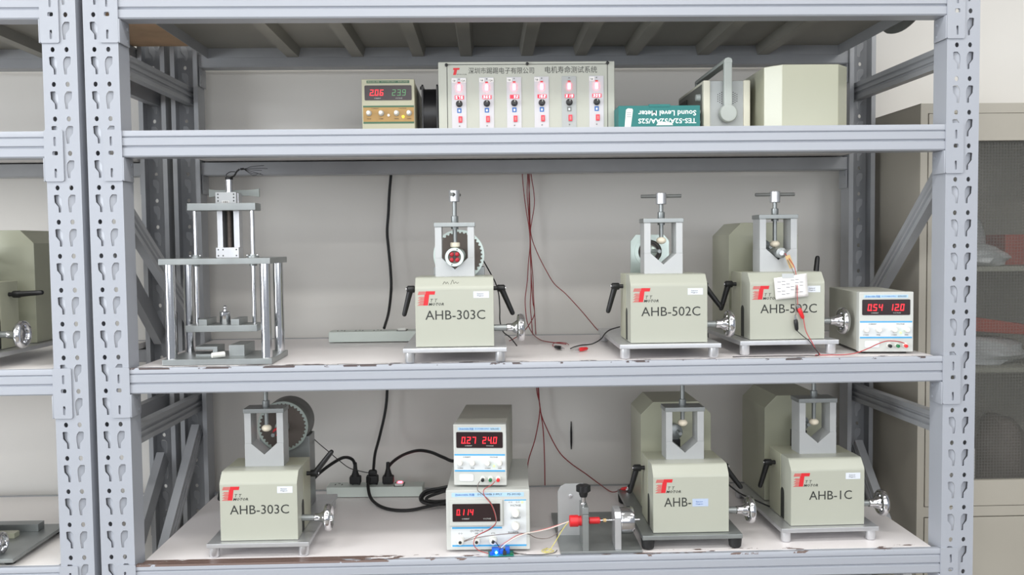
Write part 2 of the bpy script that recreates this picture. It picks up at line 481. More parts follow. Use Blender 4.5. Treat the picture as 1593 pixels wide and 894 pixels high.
def add_brace(parent, x, ya, za, yb, zb, s):
    """ribbed channel from (ya, za) to (yb, zb); s = which way the ribbed web faces in x"""
    d = Vector((0, yb-ya, zb-za)); L = d.length; d.normalize()
    n = Vector((0, -d.z, d.y))
    v = []
    for t in (0, L):
        for a, h in BR: v.append(Vector((x, ya, za))+d*t+n*a+Vector((s*h, 0, 0)))
    k = len(BR)
    f = [tuple(range(k)), tuple(range(2*k-1, k-1, -1))]+[(i, i+k, (i+1) % k+k, (i+1) % k) for i in range(k)]
    b = MB(); b._add(v, f)
    return b.build('brace', rack_dull, parent)
REAR_Y = 0.602
def build_rack(xl, label, cat='rack', worn=False):
    r = thing('storage_rack', label, cat, (0, 0, 0))
    xr = xl+1.984
    for x0 in (xl, xr-POST_W):
        add_post(r, x0, 0.0, 1); add_post(r, x0, REAR_Y, -1)
    for z in LEVELS_Z:
        add_beam(r, xl+POST_W+0.001, xr-POST_W-0.001, z-0.0012, 0.0, 1, m={1.183: beam_mid, 0.738: beam_low}.get(z) if worn else None)
        add_beam(r, xl+POST_W+0.001, xr-POST_W-0.001, z, REAR_Y, -1, m=rack_dull)
    for x0, s in ((xl, 1), (xr-POST_W, -1)):
        x = x0+POST_W/2-s*0.006
        a, b = POST_D+0.002, REAR_Y-POST_D-0.002
        add_brace(r, x, a-0.045, 1.870, b+0.045, 1.872, s)
        if s > 0: add_brace(r, x, 0.022, 1.571, 0.566, 1.228, s)
        else: add_brace(r, x, 0.075, 1.600, 0.562, 1.195, s)
        add_brace(r, x, a-0.045, 1.014, b+0.045, 1.006, s)
        dz = 0.0 if s > 0 else -0.078
        add_brace(r, x, 0.100, 0.518+dz, 0.556, 0.930+dz, s)
        add_brace(r, x, a-0.045, 0.25, b+0.045, 0.25, s)
    return r
rack = build_rack(-0.991, 'long white perforated steel rack with four shelves of test equipment, filling the picture', worn=True)
rack_n = build_rack(-1.0065-1.984, 'white perforated steel rack cut off by the left edge of the picture')

def deck(name, x0, x1, ztop, label, m, th=0.018):
    o = MB().box(x0, x1, 0.0155, 0.5865, ztop-th, ztop-0.001, 0.0008).build(name, m)
    # object origin at the front edge so that the wear follows the front edge
    o.data.transform(Matrix.Translation((-(x0+x1)/2, -0.0155, -ztop))); o.location = ((x0+x1)/2, 0.0155, ztop)
    return tag(o, label, 'shelf board', group='shelf boards of the racks')
X0, X1 = -0.905, 0.903
deck('shelf_board', X0, X1, 1.183, 'white shelf board under three test benches and the tall press stand', deck_mid)
deck('shelf_board', X0, X1, 0.738, 'lowest white shelf board with a rusty worn front edge at its left', deck_low)
deck('shelf_board', X0, X1, 1.707, 'white shelf board carrying the panel box with six red displays', deck_plain)
N0, N1 = -2.908, -1.092
deck('shelf_board', N0, N1, 1.183, 'white shelf board of the left rack, level with the middle shelf', deck_plain)
deck('shelf_board', N0, N1, 0.738, 'lowest white shelf board of the rack at the left edge', deck_plain)
deck('shelf_board', N0, N1, 1.707, 'upper white shelf board of the rack at the left edge', deck_plain)

def tray(x0, x1, label, sag):
    t = thing('steel_tray_shelf', label, 'shelf tray', (0, 0, 0))
    z = 2.007
    MB().box(x0, x1, 0.016, 0.586, z-0.006, z-0.003).build('tray_sheet', tray_m, t)
    f = MB()
    zl = 1.973
    f.box(x0, x0+0.0015, 0.052, 0.550, zl, z-0.006); f.box(x1-0.0015, x1, 0.052, 0.550, zl, z-0.006)
    f.box(x0+0.0015, x1-0.0015, 0.052, 0.0535, zl+0.002, z-0.006); f.box(x0+0.0015, x1-0.0015, 0.5485, 0.550, zl+0.002, z-0.006)
    f.build('rim', rack_dull, t)
    for rx in (-0.652, -0.472, -0.303, -0.169, 0.002, 0.154, 0.299, 0.500, 0.671):
        x = rx+(x0+x1)/2
        r = MB(); r.prism([(x-0.022, z-0.006), (x-0.016, zl+0.002), (x+0.016, zl+0.002), (x+0.022, z-0.006)], 'y', 0.0545, 0.5475)
        r.build('rib', tray_m, t)
    if sag:
        b = MB(); ys = [0.06+0.02*i for i in range(11)]
        for i in range(10):
            d0 = 0.022*math.sin(math.pi*i/10)**0.7; d1 = 0.022*math.sin(math.pi*(i+1)/10)**0.7
            b._add([(x1, ys[i], zl), (x1, ys[i+1], zl), (x1, ys[i+1], zl-d1-0.001), (x1, ys[i], zl-d0-0.001),
                    (x1+0.002, ys[i], zl), (x1+0.002, ys[i+1], zl), (x1+0.002, ys[i+1], zl-d1-0.001), (x1+0.002, ys[i], zl-d0-0.001)],
                   [(0, 1, 2, 3), (4, 7, 6, 5), (3, 2, 6, 7), (0, 4, 5, 1), (0, 3, 7, 4), (1, 5, 6, 2)])
        b.build('loose_edge_strip', castm, t)
    return t
tray(-0.889, 0.889, 'grey ribbed steel tray of the topmost level, seen from below', True)
tray(N0, -1.086, 'grey ribbed steel tray at the top of the left rack', False)
b = MB().box(-1.120, -0.860, 0.066, 0.538, 2.0045, 2.0225, 0.001)
tag(b.build('wooden_board', brown), 'brown bare wooden board bridging the gap between the two racks at the top left', 'board')

# ------------------------------------------------------------------ filing cabinet on the right
def cabinet():
    c = thing('filing_cabinet', 'beige steel cabinet with wired glass door beside the right end of the rack', 'cabinet', (1.015, 0.318, 0.0))
    W, D, H = 0.90, 0.345, 1.800
    b = MB()
    b.box(0, 0.0015, 0.0, D, 0, H); b.box(W-0.0015, W, 0, D, 0, H); b.box(0, W, 0, D, H-0.0015, H); b.box(0, W, D-0.0015, D, 0, H); b.box(0, W, 0, D, 0, 0.05)
    b.box(0.0015, 0.019, 0.0, 0.014, 0.05, H-0.0015); b.box(W-0.019, W-0.0015, 0.0, 0.014, 0.05, H-0.0015)
    b.box(0.019, W-0.019, 0.0, 0.014, H-0.0255, H-0.0015); b.box(0.019, W-0.019, 0.0, 0.014, 0.710, 0.737); b.box(0.019, W-0.019, 0, 0.014, 0.05, 0.09)
    b.build('carcass', cab_m, c)
    for z in (0.735, 1.090, 1.360):
        MB().box(0.002, W-0.002, 0.022, D-0.002, z, z+0.013, 0.001).build('shelf', cab_in, c)
    for x0, x1 in ((0.021, 0.449), (0.451, W-0.021)):
        left = x0 < 0.2
        o = rrect(x0, x1, 0.739, 1.773, 0.002); hh = rrect(x0+0.055, x1-0.055, 0.807, 1.703, 0.004)
        d = link('glass_door', finish(plate_with_holes(o, [hh], 0.016, Matrix.Translation((0, 0.006, 0)) @ FRONT)), cab_m, c)
        MB().box(x0+0.050, x1-0.050, 0.0065, 0.0085, 0.803, 1.707).build('glass_pane', glass_m, d)
        hx0, hx1 = (x1-0.045, x1-0.020) if left else (x0+0.020, x0+0.045)
        MB().box(hx0, hx1, -0.012, -0.002, 1.22, 1.32, 0.003).build('handle', chrome, d)
        d2 = MB().box(x0, x1, -0.002, 0.014, 0.093, 0.7075, 0.0015).build('lower_door', cab_m, c)
        MB().box(hx0, hx1, -0.012, -0.002, 0.55, 0.65, 0.003).build('handle', chrome, d2)
    return c
cabinet()
def lump(name, c, sx, sy, sz, m, label, cat, seed):
    random.seed(seed)
    b = MB().sphere((0, 0, 0), 1.0)
    ph = [random.uniform(0, 6) for _ in range(6)]
    for v in b.bm.verts:
        k = 1+0.10*math.sin(4*v.co.x+ph[0])*math.cos(5*v.co.y+ph[1])+0.07*math.sin(9*v.co.z+ph[2]+3*v.co.x)
        v.co = Vector((v.co.x*k*sx, v.co.y*k*sy, max(-0.55, v.co.z*k)*sz))
    o = b.build(name, m); o.location = (c[0], c[1], c[2]+0.55*sz)
    return tag(o, label, cat)
lump('plastic_bag', (1.215, 0.45, 1.373), 0.10, 0.075, 0.040, bag_m, 'crumpled clear plastic bag on the upper shelf behind the cabinet glass', 'bag', 1)
o = MB().box(-0.055, 0.055, -0.05, 0.05, 0, 0.085, 0.003).build('cardboard_box', folder_m, None, (1.375, 0.50, 1.373)); tag(o, 'dark red box on the upper shelf behind the cabinet glass', 'box')
lump('plastic_bag', (1.290, 0.58, 1.373), 0.050, 0.045, 0.085, bag_m, 'upright pale plastic bag at the back of the upper cabinet shelf', 'bag', 5)
lump('plastic_bag', (1.235, 0.46, 1.103), 0.15, 0.085, 0.048, bag_m, 'crumpled pale plastic bag under the red folder in the cabinet', 'bag', 2)
o = MB().prism([(-0.16, 0.0), (0.16, -0.026), (0.16, 0.002), (-0.10, 0.040), (-0.16, 0.044)], 'y', -0.05, 0.05, 0.006).build('folder', folder_m, None, (1.245, 0.47, 1.203)); tag(o, 'reddish folder lying on the pale bag behind the cabinet glass', 'folder')
o = MB().box(-0.07, 0.07, -0.06, 0.06, 0, 0.115, 0.004).build('cardboard_box', paper, None, (1.170, 0.50, 0.748)); tag(o, 'white box at the bottom behind the cabinet glass', 'box')
lump('plastic_bag', (1.330, 0.48, 0.748), 0.07, 0.07, 0.14, dark_item, 'dark bag standing at the bottom behind the cabinet glass', 'bag', 3)

# ------------------------------------------------------------------ motor test benches
def logo(parent, x, z, w, h, y):
    """red slanted T with speed stripes, then T T / MOTOR"""
    b = MB()
    sk = 0.30
    def P(px, pz): return (x+px*w+(pz-0.5)*sk*h*0.35, z+pz*h)
    def para(a, b_, c, d):
        b.prism([P(a, c), P(b_, c), P(b_+0.02, d), P(a+0.02, d)], 'y', y-0.0003, y)
    n = 5
    para(0.42, 0.94, 0.76, 1.0)
    for i in range(n):
        z0 = 0.76+i*0.24/n; para(-0.02+0.05*i/n, 0.42, z0, z0+0.24/n*0.55)
    para(0.36, 0.62, 0.0, 0.76)
    for i in range(13):
        z0 = i*0.76/13; para(0.02+0.06*(i % 3), 0.36, z0, z0+0.76/13*0.5) if z0 < 0.6 else None
    b.build('emblem', red_logo, parent)
    text('emblem_lettering', 'T T', x+0.72*w, x+1.12*w, z+0.23*h, z+0.46*h, y, ink, parent, shear=0.25, res=1)
    text('emblem_lettering', 'MOTOR', x+0.62*w, x+1.48*w, z-0.02*h, z+0.18*h, y, ink, parent, shear=0.25, res=1, bold=0.02)

def clamp_lever(parent, s, mode):
    """black ratchet lever on the side of the bench; s = -1 left, +1 right; mode down / up / level"""
    y, z = 0.130, 0.160
    b = MB()
    b.cyl((s*0.0885, y, z), (s*0.100, y, z), 0.005, n=14)
    b.lathe((s*0.098, y, z), (s, 0, 0), [(0, 0.0075), (0.002, 0.0085), (0.016, 0.0085), (0.019, 0.006)], 18)
    dx, dz, dy = {'down': (0.026, -0.060, 0.004), 'steep': (0.016, -0.060, 0.006), 'up': (0.040, 0.050, 0.006), 'upright': (0.010, 0.062, 0.010),
                  'level': (0.062, 0.004, -0.012), 'wide': (0.040, -0.052, 0.0)}[mode]
    p = Vector((s*0.108, y, z)); q = Vector((s*(0.108+dx), y+dy, z+dz))
    b.tube([p, p+(q-p)*0.15, p+(q-p)*0.5, p+(q-p)*0.95, q], 0.0078, 12, 4, 0.0052)
    b.sphere(q, 0.0055)
    lv = b.build('clamp_lever', black, parent)
    c = MB().cyl((s*0.117, y, z), (s*0.1185, y, z), 0.0035, n=12).build('lever_screw', chrome, lv)
    return lv

def handwheel(parent, x=0.150, y=0.062, z=0.072):
    sh = MB().cyl((0.0885, y, z), (0.122, y, z), 0.0074, n=20)
    s_o = sh.build('wheel_shaft', steel, parent)
    b = MB()
    b.lathe((0.118, y, z), (1, 0, 0), [(0, 0.0085), (0.001, 0.0095), (0.012, 0.0095), (0.017, 0.0125), (0.025, 0.0170), (0.030, 0.0180), (0.034, 0.0160), (0.036, 0.0100), (0.036, 0.005)], 28)
    b.torus((0.151, y, z), (1, 0, 0), 0.0258, 0.0064, 40, 12, 1.35)
    for k in range(5):
        a = math.radians(18+72*k)
        d = Vector((0, math.cos(a), math.sin(a)))
        b.tube([Vector((0.145, y, z))+d*0.012, Vector((0.148, y, z))+d*0.018, Vector((0.151, y, z))+d*0.0245], 0.0050, 8, 3)
    w = b.build('handwheel', chrome, parent)
    return w

def rounded_cover(y0, y1, x, z0, z1, rf, rs):
    """box whose upper front edge is a wide soft chamfer; profile in (y, z)"""
    return [(y0, z0), (y1, z0), (y1, z1), (y0+0.0245, z1), (y0+0.0205, z1-0.0009), (y0+0.0175, z1-0.0030), (y0+0.0035, z1-0.0195), (y0+0.0009, z1-0.0230), (y0, z1-0.0270)]

def bench(loc, rz, label, model, zV=0.236, pad_gap=0.018, left='down', right='down', brake='drum', rear=None, head='bar', screw_up=0.060, feet='steel', stick=None, mt=None, tx=(-0.066, 0.069), offset=0.015):
    t = thing('motor_test_bench', label, 'test bench', loc, rz, 'motor test benches on the shelves')
    pw, pd = 0.1165, 0.400
    MB().box(-pw, pw, 0.0, pd, 0.023, 0.0335, 0.0012).build('base_plate', alu if feet == 'steel' else steel, t)
    for sx in (-1, 1):
        for fy in (0.014, pd-0.016):
            f = MB(); f.lathe((sx*0.102, fy, 0.0), (0, 0, 1), [(0, 0.0095), (0.003, 0.0115), (0.023, 0.0115)] if feet == 'steel' else [(0, 0.011), (0.003, 0.014), (0.023, 0.016)], 24)
            f.build('foot', alu if feet == 'steel' else rubber, t)
    # front cover
    z0, z1 = 0.0345, 0.1915
    prof = rounded_cover(0.017, 0.0865, 0.089, z0, z1, 0.020, 0.024)
    cb = MB(); cb.prism(prof, 'x', -0.0885, 0.0885, 0.0010)
    cov = cb.build('front_cover', cream, t)
    MB().box(-0.0855, 0.0855, 0.0866, 0.0905, z0, z1-0.003).build('seam_frame', ink, t)
    rb = MB(); rb.box(-0.0885, 0.0885, 0.0906, 0.172, z0, z1-0.001, 0.0015)
    rb.build('rear_cover', cream_d, t)
    # slot that lets the wheel shaft pass, on both sides
    for s in (-1, 1):
        sl = MB(); sl.prism([(0.064, z0+0.002), (0.088, z0+0.002), (0.088, 0.100)]+[(0.076+0.012*math.cos(a), 0.100+0.012*math.sin(a)) for a in [math.pi*k/6 for k in range(1, 6)]]+[(0.064, 0.100)], 'x', s*0.0884, s*0.0889)
        sl.build('shaft_slot', ink, t)
    # emblem, model number, sticker on the cover's front
    fy = 0.0170
    logo(cov, -0.083, 0.1285, 0.040, 0.032, fy)
    if model: text('model_lettering', model, tx[0], tx[1], 0.0960, 0.1170, fy, ink, cov, res=3)
    st = stick or (0.043, 0.078, 0.144, 0.159)
    so = MB().box(st[0], st[1], fy-0.0004, fy, st[2], st[3]).build('sticker', sticker_b if stick else sticker, cov)
    sw = st[1]-st[0]
    for k, (a, c) in enumerate(((0.55, 0.75), (0.22, 0.42))):
        zz = st[2]+(st[3]-st[2])*a
        text('sticker_lettering', ('Sensor', 'Magnet')[k], st[0]+sw*0.22, st[0]+sw*0.66, zz, zz+0.0030, fy-0.0004, dblue if stick else ink, so, res=1)
    # V-block yoke
    zb = zV-0.0275; ya, yb = 0.080, 0.136; hx, ix = 0.0455, 0.0300
    vb = MB(); vb.prism([(-hx, z1-0.001), (hx, z1-0.001), (hx, zV), (ix, zV), (0, zb), (-ix, zV), (-hx, zV)], 'y', ya, yb, 0.0006)
    vb.build('v_block', alu_w, t)
    zt = zV+0.072
    for s in (-1, 1):
        MB().box(min(s*(ix), s*hx), max(s*ix, s*hx), ya+0.001, yb-0.001, zV, zt, 0.0006).build('pillar', alu_w, t)
    tp = MB(); tp.box(-hx-0.002, hx+0.002, ya-0.001, yb+0.001, zt, zt+0.010, 0.0008).build('top_plate', steel, t)
    yc = (ya+yb)/2
    zp = zV+0.030+pad_gap-0.018
    ztop = zt+0.010
    b = MB()
    b.cyl((0, yc, zp+0.010), (0, yc, ztop+screw_up), 0.0050, n=18)
    b.lathe((0, yc, ztop), (0, 0, 1), [(0, 0.0080), (0.002, 0.0085), (0.015, 0.0085), (0.016, 0.0065)], 24)
    b.lathe((0, yc, zt-0.005), (0, 0, 1), [(0, 0.0085), (0.005, 0.0085)], 24)
    sc = b.build('clamp_screw', steel, t)
    pd_ = MB()
    if head == 'bar' or head == 'none':
        pd_.sphere((0, yc, zp+0.006), 0.0105, 1.15, 1.15, 0.82)
    else:
        pd_.lathe((0, yc, zp), (0, 0, 1), [(0, 0.0085), (0.002, 0.0115), (0.011, 0.0115), (0.012, 0.009)], 24)
    pd_.build('pressure_pad', ivory, t)
    hb = MB(); zz = ztop+screw_up
    hb.lathe((0, yc, zz-0.004), (0, 0, 1), [(0, 0.0115), (0.001, 0.0125), (0.026, 0.0125), (0.027, 0.0115)], 28)
    hd = hb.build('screw_head', alu, t)
    if head == 'bar':
        k = MB(); k.cyl((-0.048, yc, zz+0.015), (0.048, yc, zz+0.0155), 0.0042, n=14); k.build('tee_bar', castm, t)
    elif head == 'end':
        k = MB(); k.cyl((-0.006, yc-0.030, zz+0.012), (0.010, yc+0.040, zz+0.014), 0.0045, n=14); k.build('tee_bar', castm, t)
    clamp_lever(t, -1, left); clamp_lever(t, 1, right)
    handwheel(t)
    # shaft line behind the yoke
    za = zV+0.004
    MB().cyl((0.004, 0.150, za), (0.004, 0.262, za), 0.0045, n=16).build('shaft', steel, t)
    if brake == 'drum':
        br = MB(); br.box(-0.060, 0.068, 0.275, 0.345, 0.0335, za-0.030, 0.002); br.build('brake_bracket', steel, t)
        o = (0.004, 0.262, za)
        d = MB(); d.lathe(o, (0, 1, 0), [(0, 0.056), (0.0, 0.062), (0.003, 0.0635), (0.088, 0.0635), (0.094, 0.060)], 56); d.build('brake_drum', castm, t)
        MB().ring(o, (0, 1, 0), 0.0555, 0.0640, -0.004, 0.0, 56).build('drum_ring', zinc, t)
        teeth = []
        N = 36
        for i in range(N*4):
            a = 2*math.pi*i/(N*4); r = 0.0592 if (i % 4) < 2 else 0.0550
            teeth.append((0.004+r*math.cos(a), za+r*math.sin(a)))
        MB().prism(teeth, 'y', 0.2615, 0.2570).build('toothed_disc', disc_m, t)
        MB().lathe(o, (0, -1, 0), [(0.0036, 0.017), (0.016, 0.017), (0.018, 0.015)], 28).build('coupling_hub', zinc, t)
        MB().cyl((0.004, 0.190, za), (0.004, 0.222, za), 0.0095, n=20).build('coupling_sleeve', red_pl, t)
    else:
        zc = za-0.002
        o = rrect(-0.049, 0.049, 0.0335, 0.284, 0.001)
        o = [(-0.049, 0.0335), (0.049, 0.0335), (0.049, 0.268), (0.036, 0.284), (-0.036, 0.284), (-0.049, 0.268)]
        me = plate_with_holes(o, [circ(0, zc, 0.033, n=36)], 0.008, Matrix.Translation((0, 0.262, 0)) @ FRONT)
        if brake == 'plate':
            link('brake_flange', finish(me), zinc, t)
            MB().ring((0, 0.268, zc), (0, 1, 0), 0.030, 0.0395, -0.013, 0.0, 44).build('drum_ring', zinc, t)
            teeth = []
            for i in range(26*4):
                a = 2*math.pi*i/(26*4); r = 0.0292 if (i % 4) < 2 else 0.0255
                teeth.append((r*math.cos(a), zc+r*math.sin(a)))
            d = MB(); d.prism([(-0.9*0 + p[0], p[1]) for p in teeth], 'y', 0.2620, 0.2600); d.build('toothed_disc', disc_m, t)
            MB().lathe((0, 0.270, zc), (0, 1, 0), [(0, 0.033), (0.070, 0.033), (0.074, 0.030)], 40).build('brake_drum', castm, t)
            MB().ring((0, 0.2590, zc), (0, 1, 0), 0.021, 0.0245, -0.001, 0.001, 44).build('seal_ring', black, t)
            MB().lathe((0, 0.258, zc), (0, -1, 0), [(0, 0.016), (0.012, 0.016), (0.014, 0.013)], 28).build('coupling_hub', zinc, t)
        else:
            cc = MB(); cc.lathe((-0.004, 0.196, za-0.002), (0, -1, 0), [(0, 0.020), (0.016, 0.020), (0.018, 0.017)], 28); cc.build('coupling_hub', steel, t)
            MB().box(-0.026, 0.010, 0.178, 0.200, z1-0.02, za-0.020, 0.001).build('coupling_bracket', black, t)
    if rear:
        y0r, y1r, hz, cx = rear
        w, ch = 0.090, 0.032
        p = [(cx-w, 0.0345), (cx+w, 0.0345), (cx+w, hz-ch), (cx+w-ch, hz), (cx-w+ch, hz), (cx-w, hz-ch)]
        MB().prism(p, 'y', y0r, y1r, 0.0012).build('rear_housing', cream_d, t)
    return t

M1 = bench((-0.1925, 0.002, 1.183), 0.0, 'cream motor test bench in the centre of the middle shelf, clamping a round motor', 'AHB-303C', zV=0.234, head='end', screw_up=0.053, left='steep', right='down', brake='drum', pad_gap=0.0120)
M2 = bench((0.298, 0.019, 1.183), 0.0, 'cream motor test bench with a pale square brake flange behind its empty V block', 'AHB-502C', zV=0.239, head='bar', screw_up=0.038, left='steep', right='wide', brake='plate', pad_gap=0.012, tx=(-0.064, 0.072))
M3 = bench((0.584, 0.055, 1.183), 0.012, 'cream motor test bench with a paper slip hanging over its emblem', 'AHB-502C', zV=0.246, head='bar', screw_up=0.034, left='steep', right='upright', brake='none', rear=(0.232, 0.392, 0.312, 0.012), pad_gap=-0.0065, tx=(-0.064, 0.070))
M4 = bench((-0.650, 0.031, 0.738), 0.0, 'cream motor test bench at the left end of the lowest shelf, dark drum behind', 'AHB-303C', zV=0.246, head='none', screw_up=0.066, left='steep', right='up', brake='drum', pad_gap=0.013)
M5 = bench((0.3495, 0.025, 0.738), 0.0, 'cream motor test bench on black rubber feet with a sticker over its number', 'AHB-', zV=0.234, head='none', screw_up=0.078, left='steep', right='wide', brake='none', rear=(0.232, 0.392, 0.303, 0.010), feet='rubber', stick=(0.003, 0.040, 0.0955, 0.1135), tx=(-0.063, 0.000), pad_gap=0.022)
M6 = bench((0.6835, 0.058, 0.738), 0.016, 'cream motor test bench at the right end of the lowest shelf', 'AHB-1C', zV=0.244, head='none', screw_up=0.042, left='steep', right='steep', brake='none', rear=(0.232, 0.425, 0.309, 0.008), tx=(-0.045, 0.058), pad_gap=0.002)
M7 = bench((-1.330, 0.002, 1.183), 0.0, 'cream motor test bench on the left rack, cut off by the picture edge, lever level', None, zV=0.240, left='steep', right='level', brake='none', rear=(0.232, 0.398, 0.312, 0.010))
def steel_jig():
    t = thing('steel_jig', 'bare steel base with upright plate and small wheel at the lower left edge', 'test fixture', (-1.300, 0.0, 0.738))
    MB().box(-0.150, 0.112, 0.004, 0.262, 0.0090, 0.0175, 0.0008).build('base_plate', steel, t)
    for x in (-0.13, 0.092):
        for y in (0.030, 0.240): MB().lathe((x, y, 0), (0, 0, 1), [(0, 0.011), (0.003, 0.013), (0.009, 0.014)], 20).build('foot', rubber, t)
    MB().box(-0.140, 0.072, 0.200, 0.232, 0.0175, 0.0360, 0.0010).build('cross_bar', steel, t)
    MB().box(-0.140, 0.040, 0.150, 0.175, 0.0175, 0.0300, 0.0010).build('cross_bar', cream_d, t)
    MB().prism(rrect(-0.130, 0.022, 0.0175, 0.247, 0.012), 'y', 0.100, 0.118, 0.0010).build('upright_plate', alu, t)
    MB().cyl((0.020, 0.040, 0.0420), (0.060, 0.040, 0.0420), 0.0050, n=16).build('wheel_shaft', steel, t)
    MB().box(-0.020, 0.021, 0.028, 0.052, 0.0175, 0.0540, 0.0010).build('bearing_block', steel, t)
    b = MB(); b.torus((0.068, 0.040, 0.0420), (1, 0, 0), 0.0215, 0.0048, 36, 10, 1.2); b.lathe((0.060, 0.040, 0.0420), (1, 0, 0), [(0, 0.0075), (0.012, 0.0075)], 20)
    for k in range(3):
        a = math.radians(90+120*k); d = Vector((0, math.cos(a), math.sin(a)))
        b.tube([Vector((0.067, 0.040, 0.0420))+d*0.005, Vector((0.068, 0.040, 0.0420))+d*0.0205], 0.0034, 8, 0)
    b.build('handwheel', chrome, t)
    return t
steel_jig()

# pencilled scribble on the slanted edge of the centre bench
sb = MB()
for k, pts in enumerate((((-0.026, 0.2), (-0.022, 0.55), (-0.019, 0.25), (-0.016, 0.5), (-0.013, 0.2)), ((-0.008, 0.2), (-0.004, 0.75), (-0.001, 0.3), (0.003, 0.5), (0.006, 0.3), (0.010, 0.45)))):
    sb.tube([(x, 0.0035+0.0140*q-0.0002+0.017, 0.172+0.0165*q+0.0003) for x, q in pts], 0.00035, 5, 4)
sb.build('pencil_scribble', ink, next(c for c in M1.children if c.name.startswith('front_cover')))

# motors held by the benches
m = thing('round_motor', 'round silver motor with red windings held in the V of the centre bench', 'motor', (-0.1925, 0.058, 1.183+0.2362))
r = MB(); r.ring((0, 0, 0), (0, 1, 0), 0.0150, 0.0215, 0.0, 0.070, 40); r.build('motor_can', zinc, m)
MB().lathe((0, 0.004, 0), (0, 1, 0), [(0, 0.0149), (0.06, 0.0149)], 30).build('end_cap', disc_m, m)
wn = MB()
for k in range(4):
    a = math.radians(90*k+45); wn.sphere((0.0088*math.cos(a), 0.003, 0.0088*math.sin(a)), 0.0052, 1, 0.6, 1)
wn.build('winding', winding_m, m)
MB().lathe((0, 0.0045, 0), (0, -1, 0), [(0, 0.0038), (0.004, 0.0038)], 16).build('shaft_end', ink, m)
for k in range(2):
    a = math.radians(90+180*k-20); MB().lathe((0.0182*math.cos(a), 0.0, 0.0182*math.sin(a)), (0, -1, 0), [(0, 0.0018), (0.0006, 0.0018)], 10).build('screw', castm, m)
m = thing('small_motor', 'small silver motor with taped leads held in the V beside the paper slip', 'motor', (0.5838, 0.115, 1.183+0.2362))
MB().lathe((0, 0, 0), (0, 1, 0), [(0, 0.0105), (0.001, 0.0125), (0.055, 0.0125)], 30).build('motor_can', steel, m)
MB().lathe((0, -0.0006, 0), (0, -1, 0), [(-0.001, 0.006), (0.002, 0.006)], 20).build('end_boss', alu, m)
tp = MB(); tp.box(-0.006, 0.006, -0.0025, -0.0005, -0.030, 0.002, 0.0006, M=Matrix.Translation((0.010, -0.012, -0.008)) @ Matrix.Rotation(math.radians(-22), 4, 'Y'))
tp.build('tape_flag', tape_m, m)

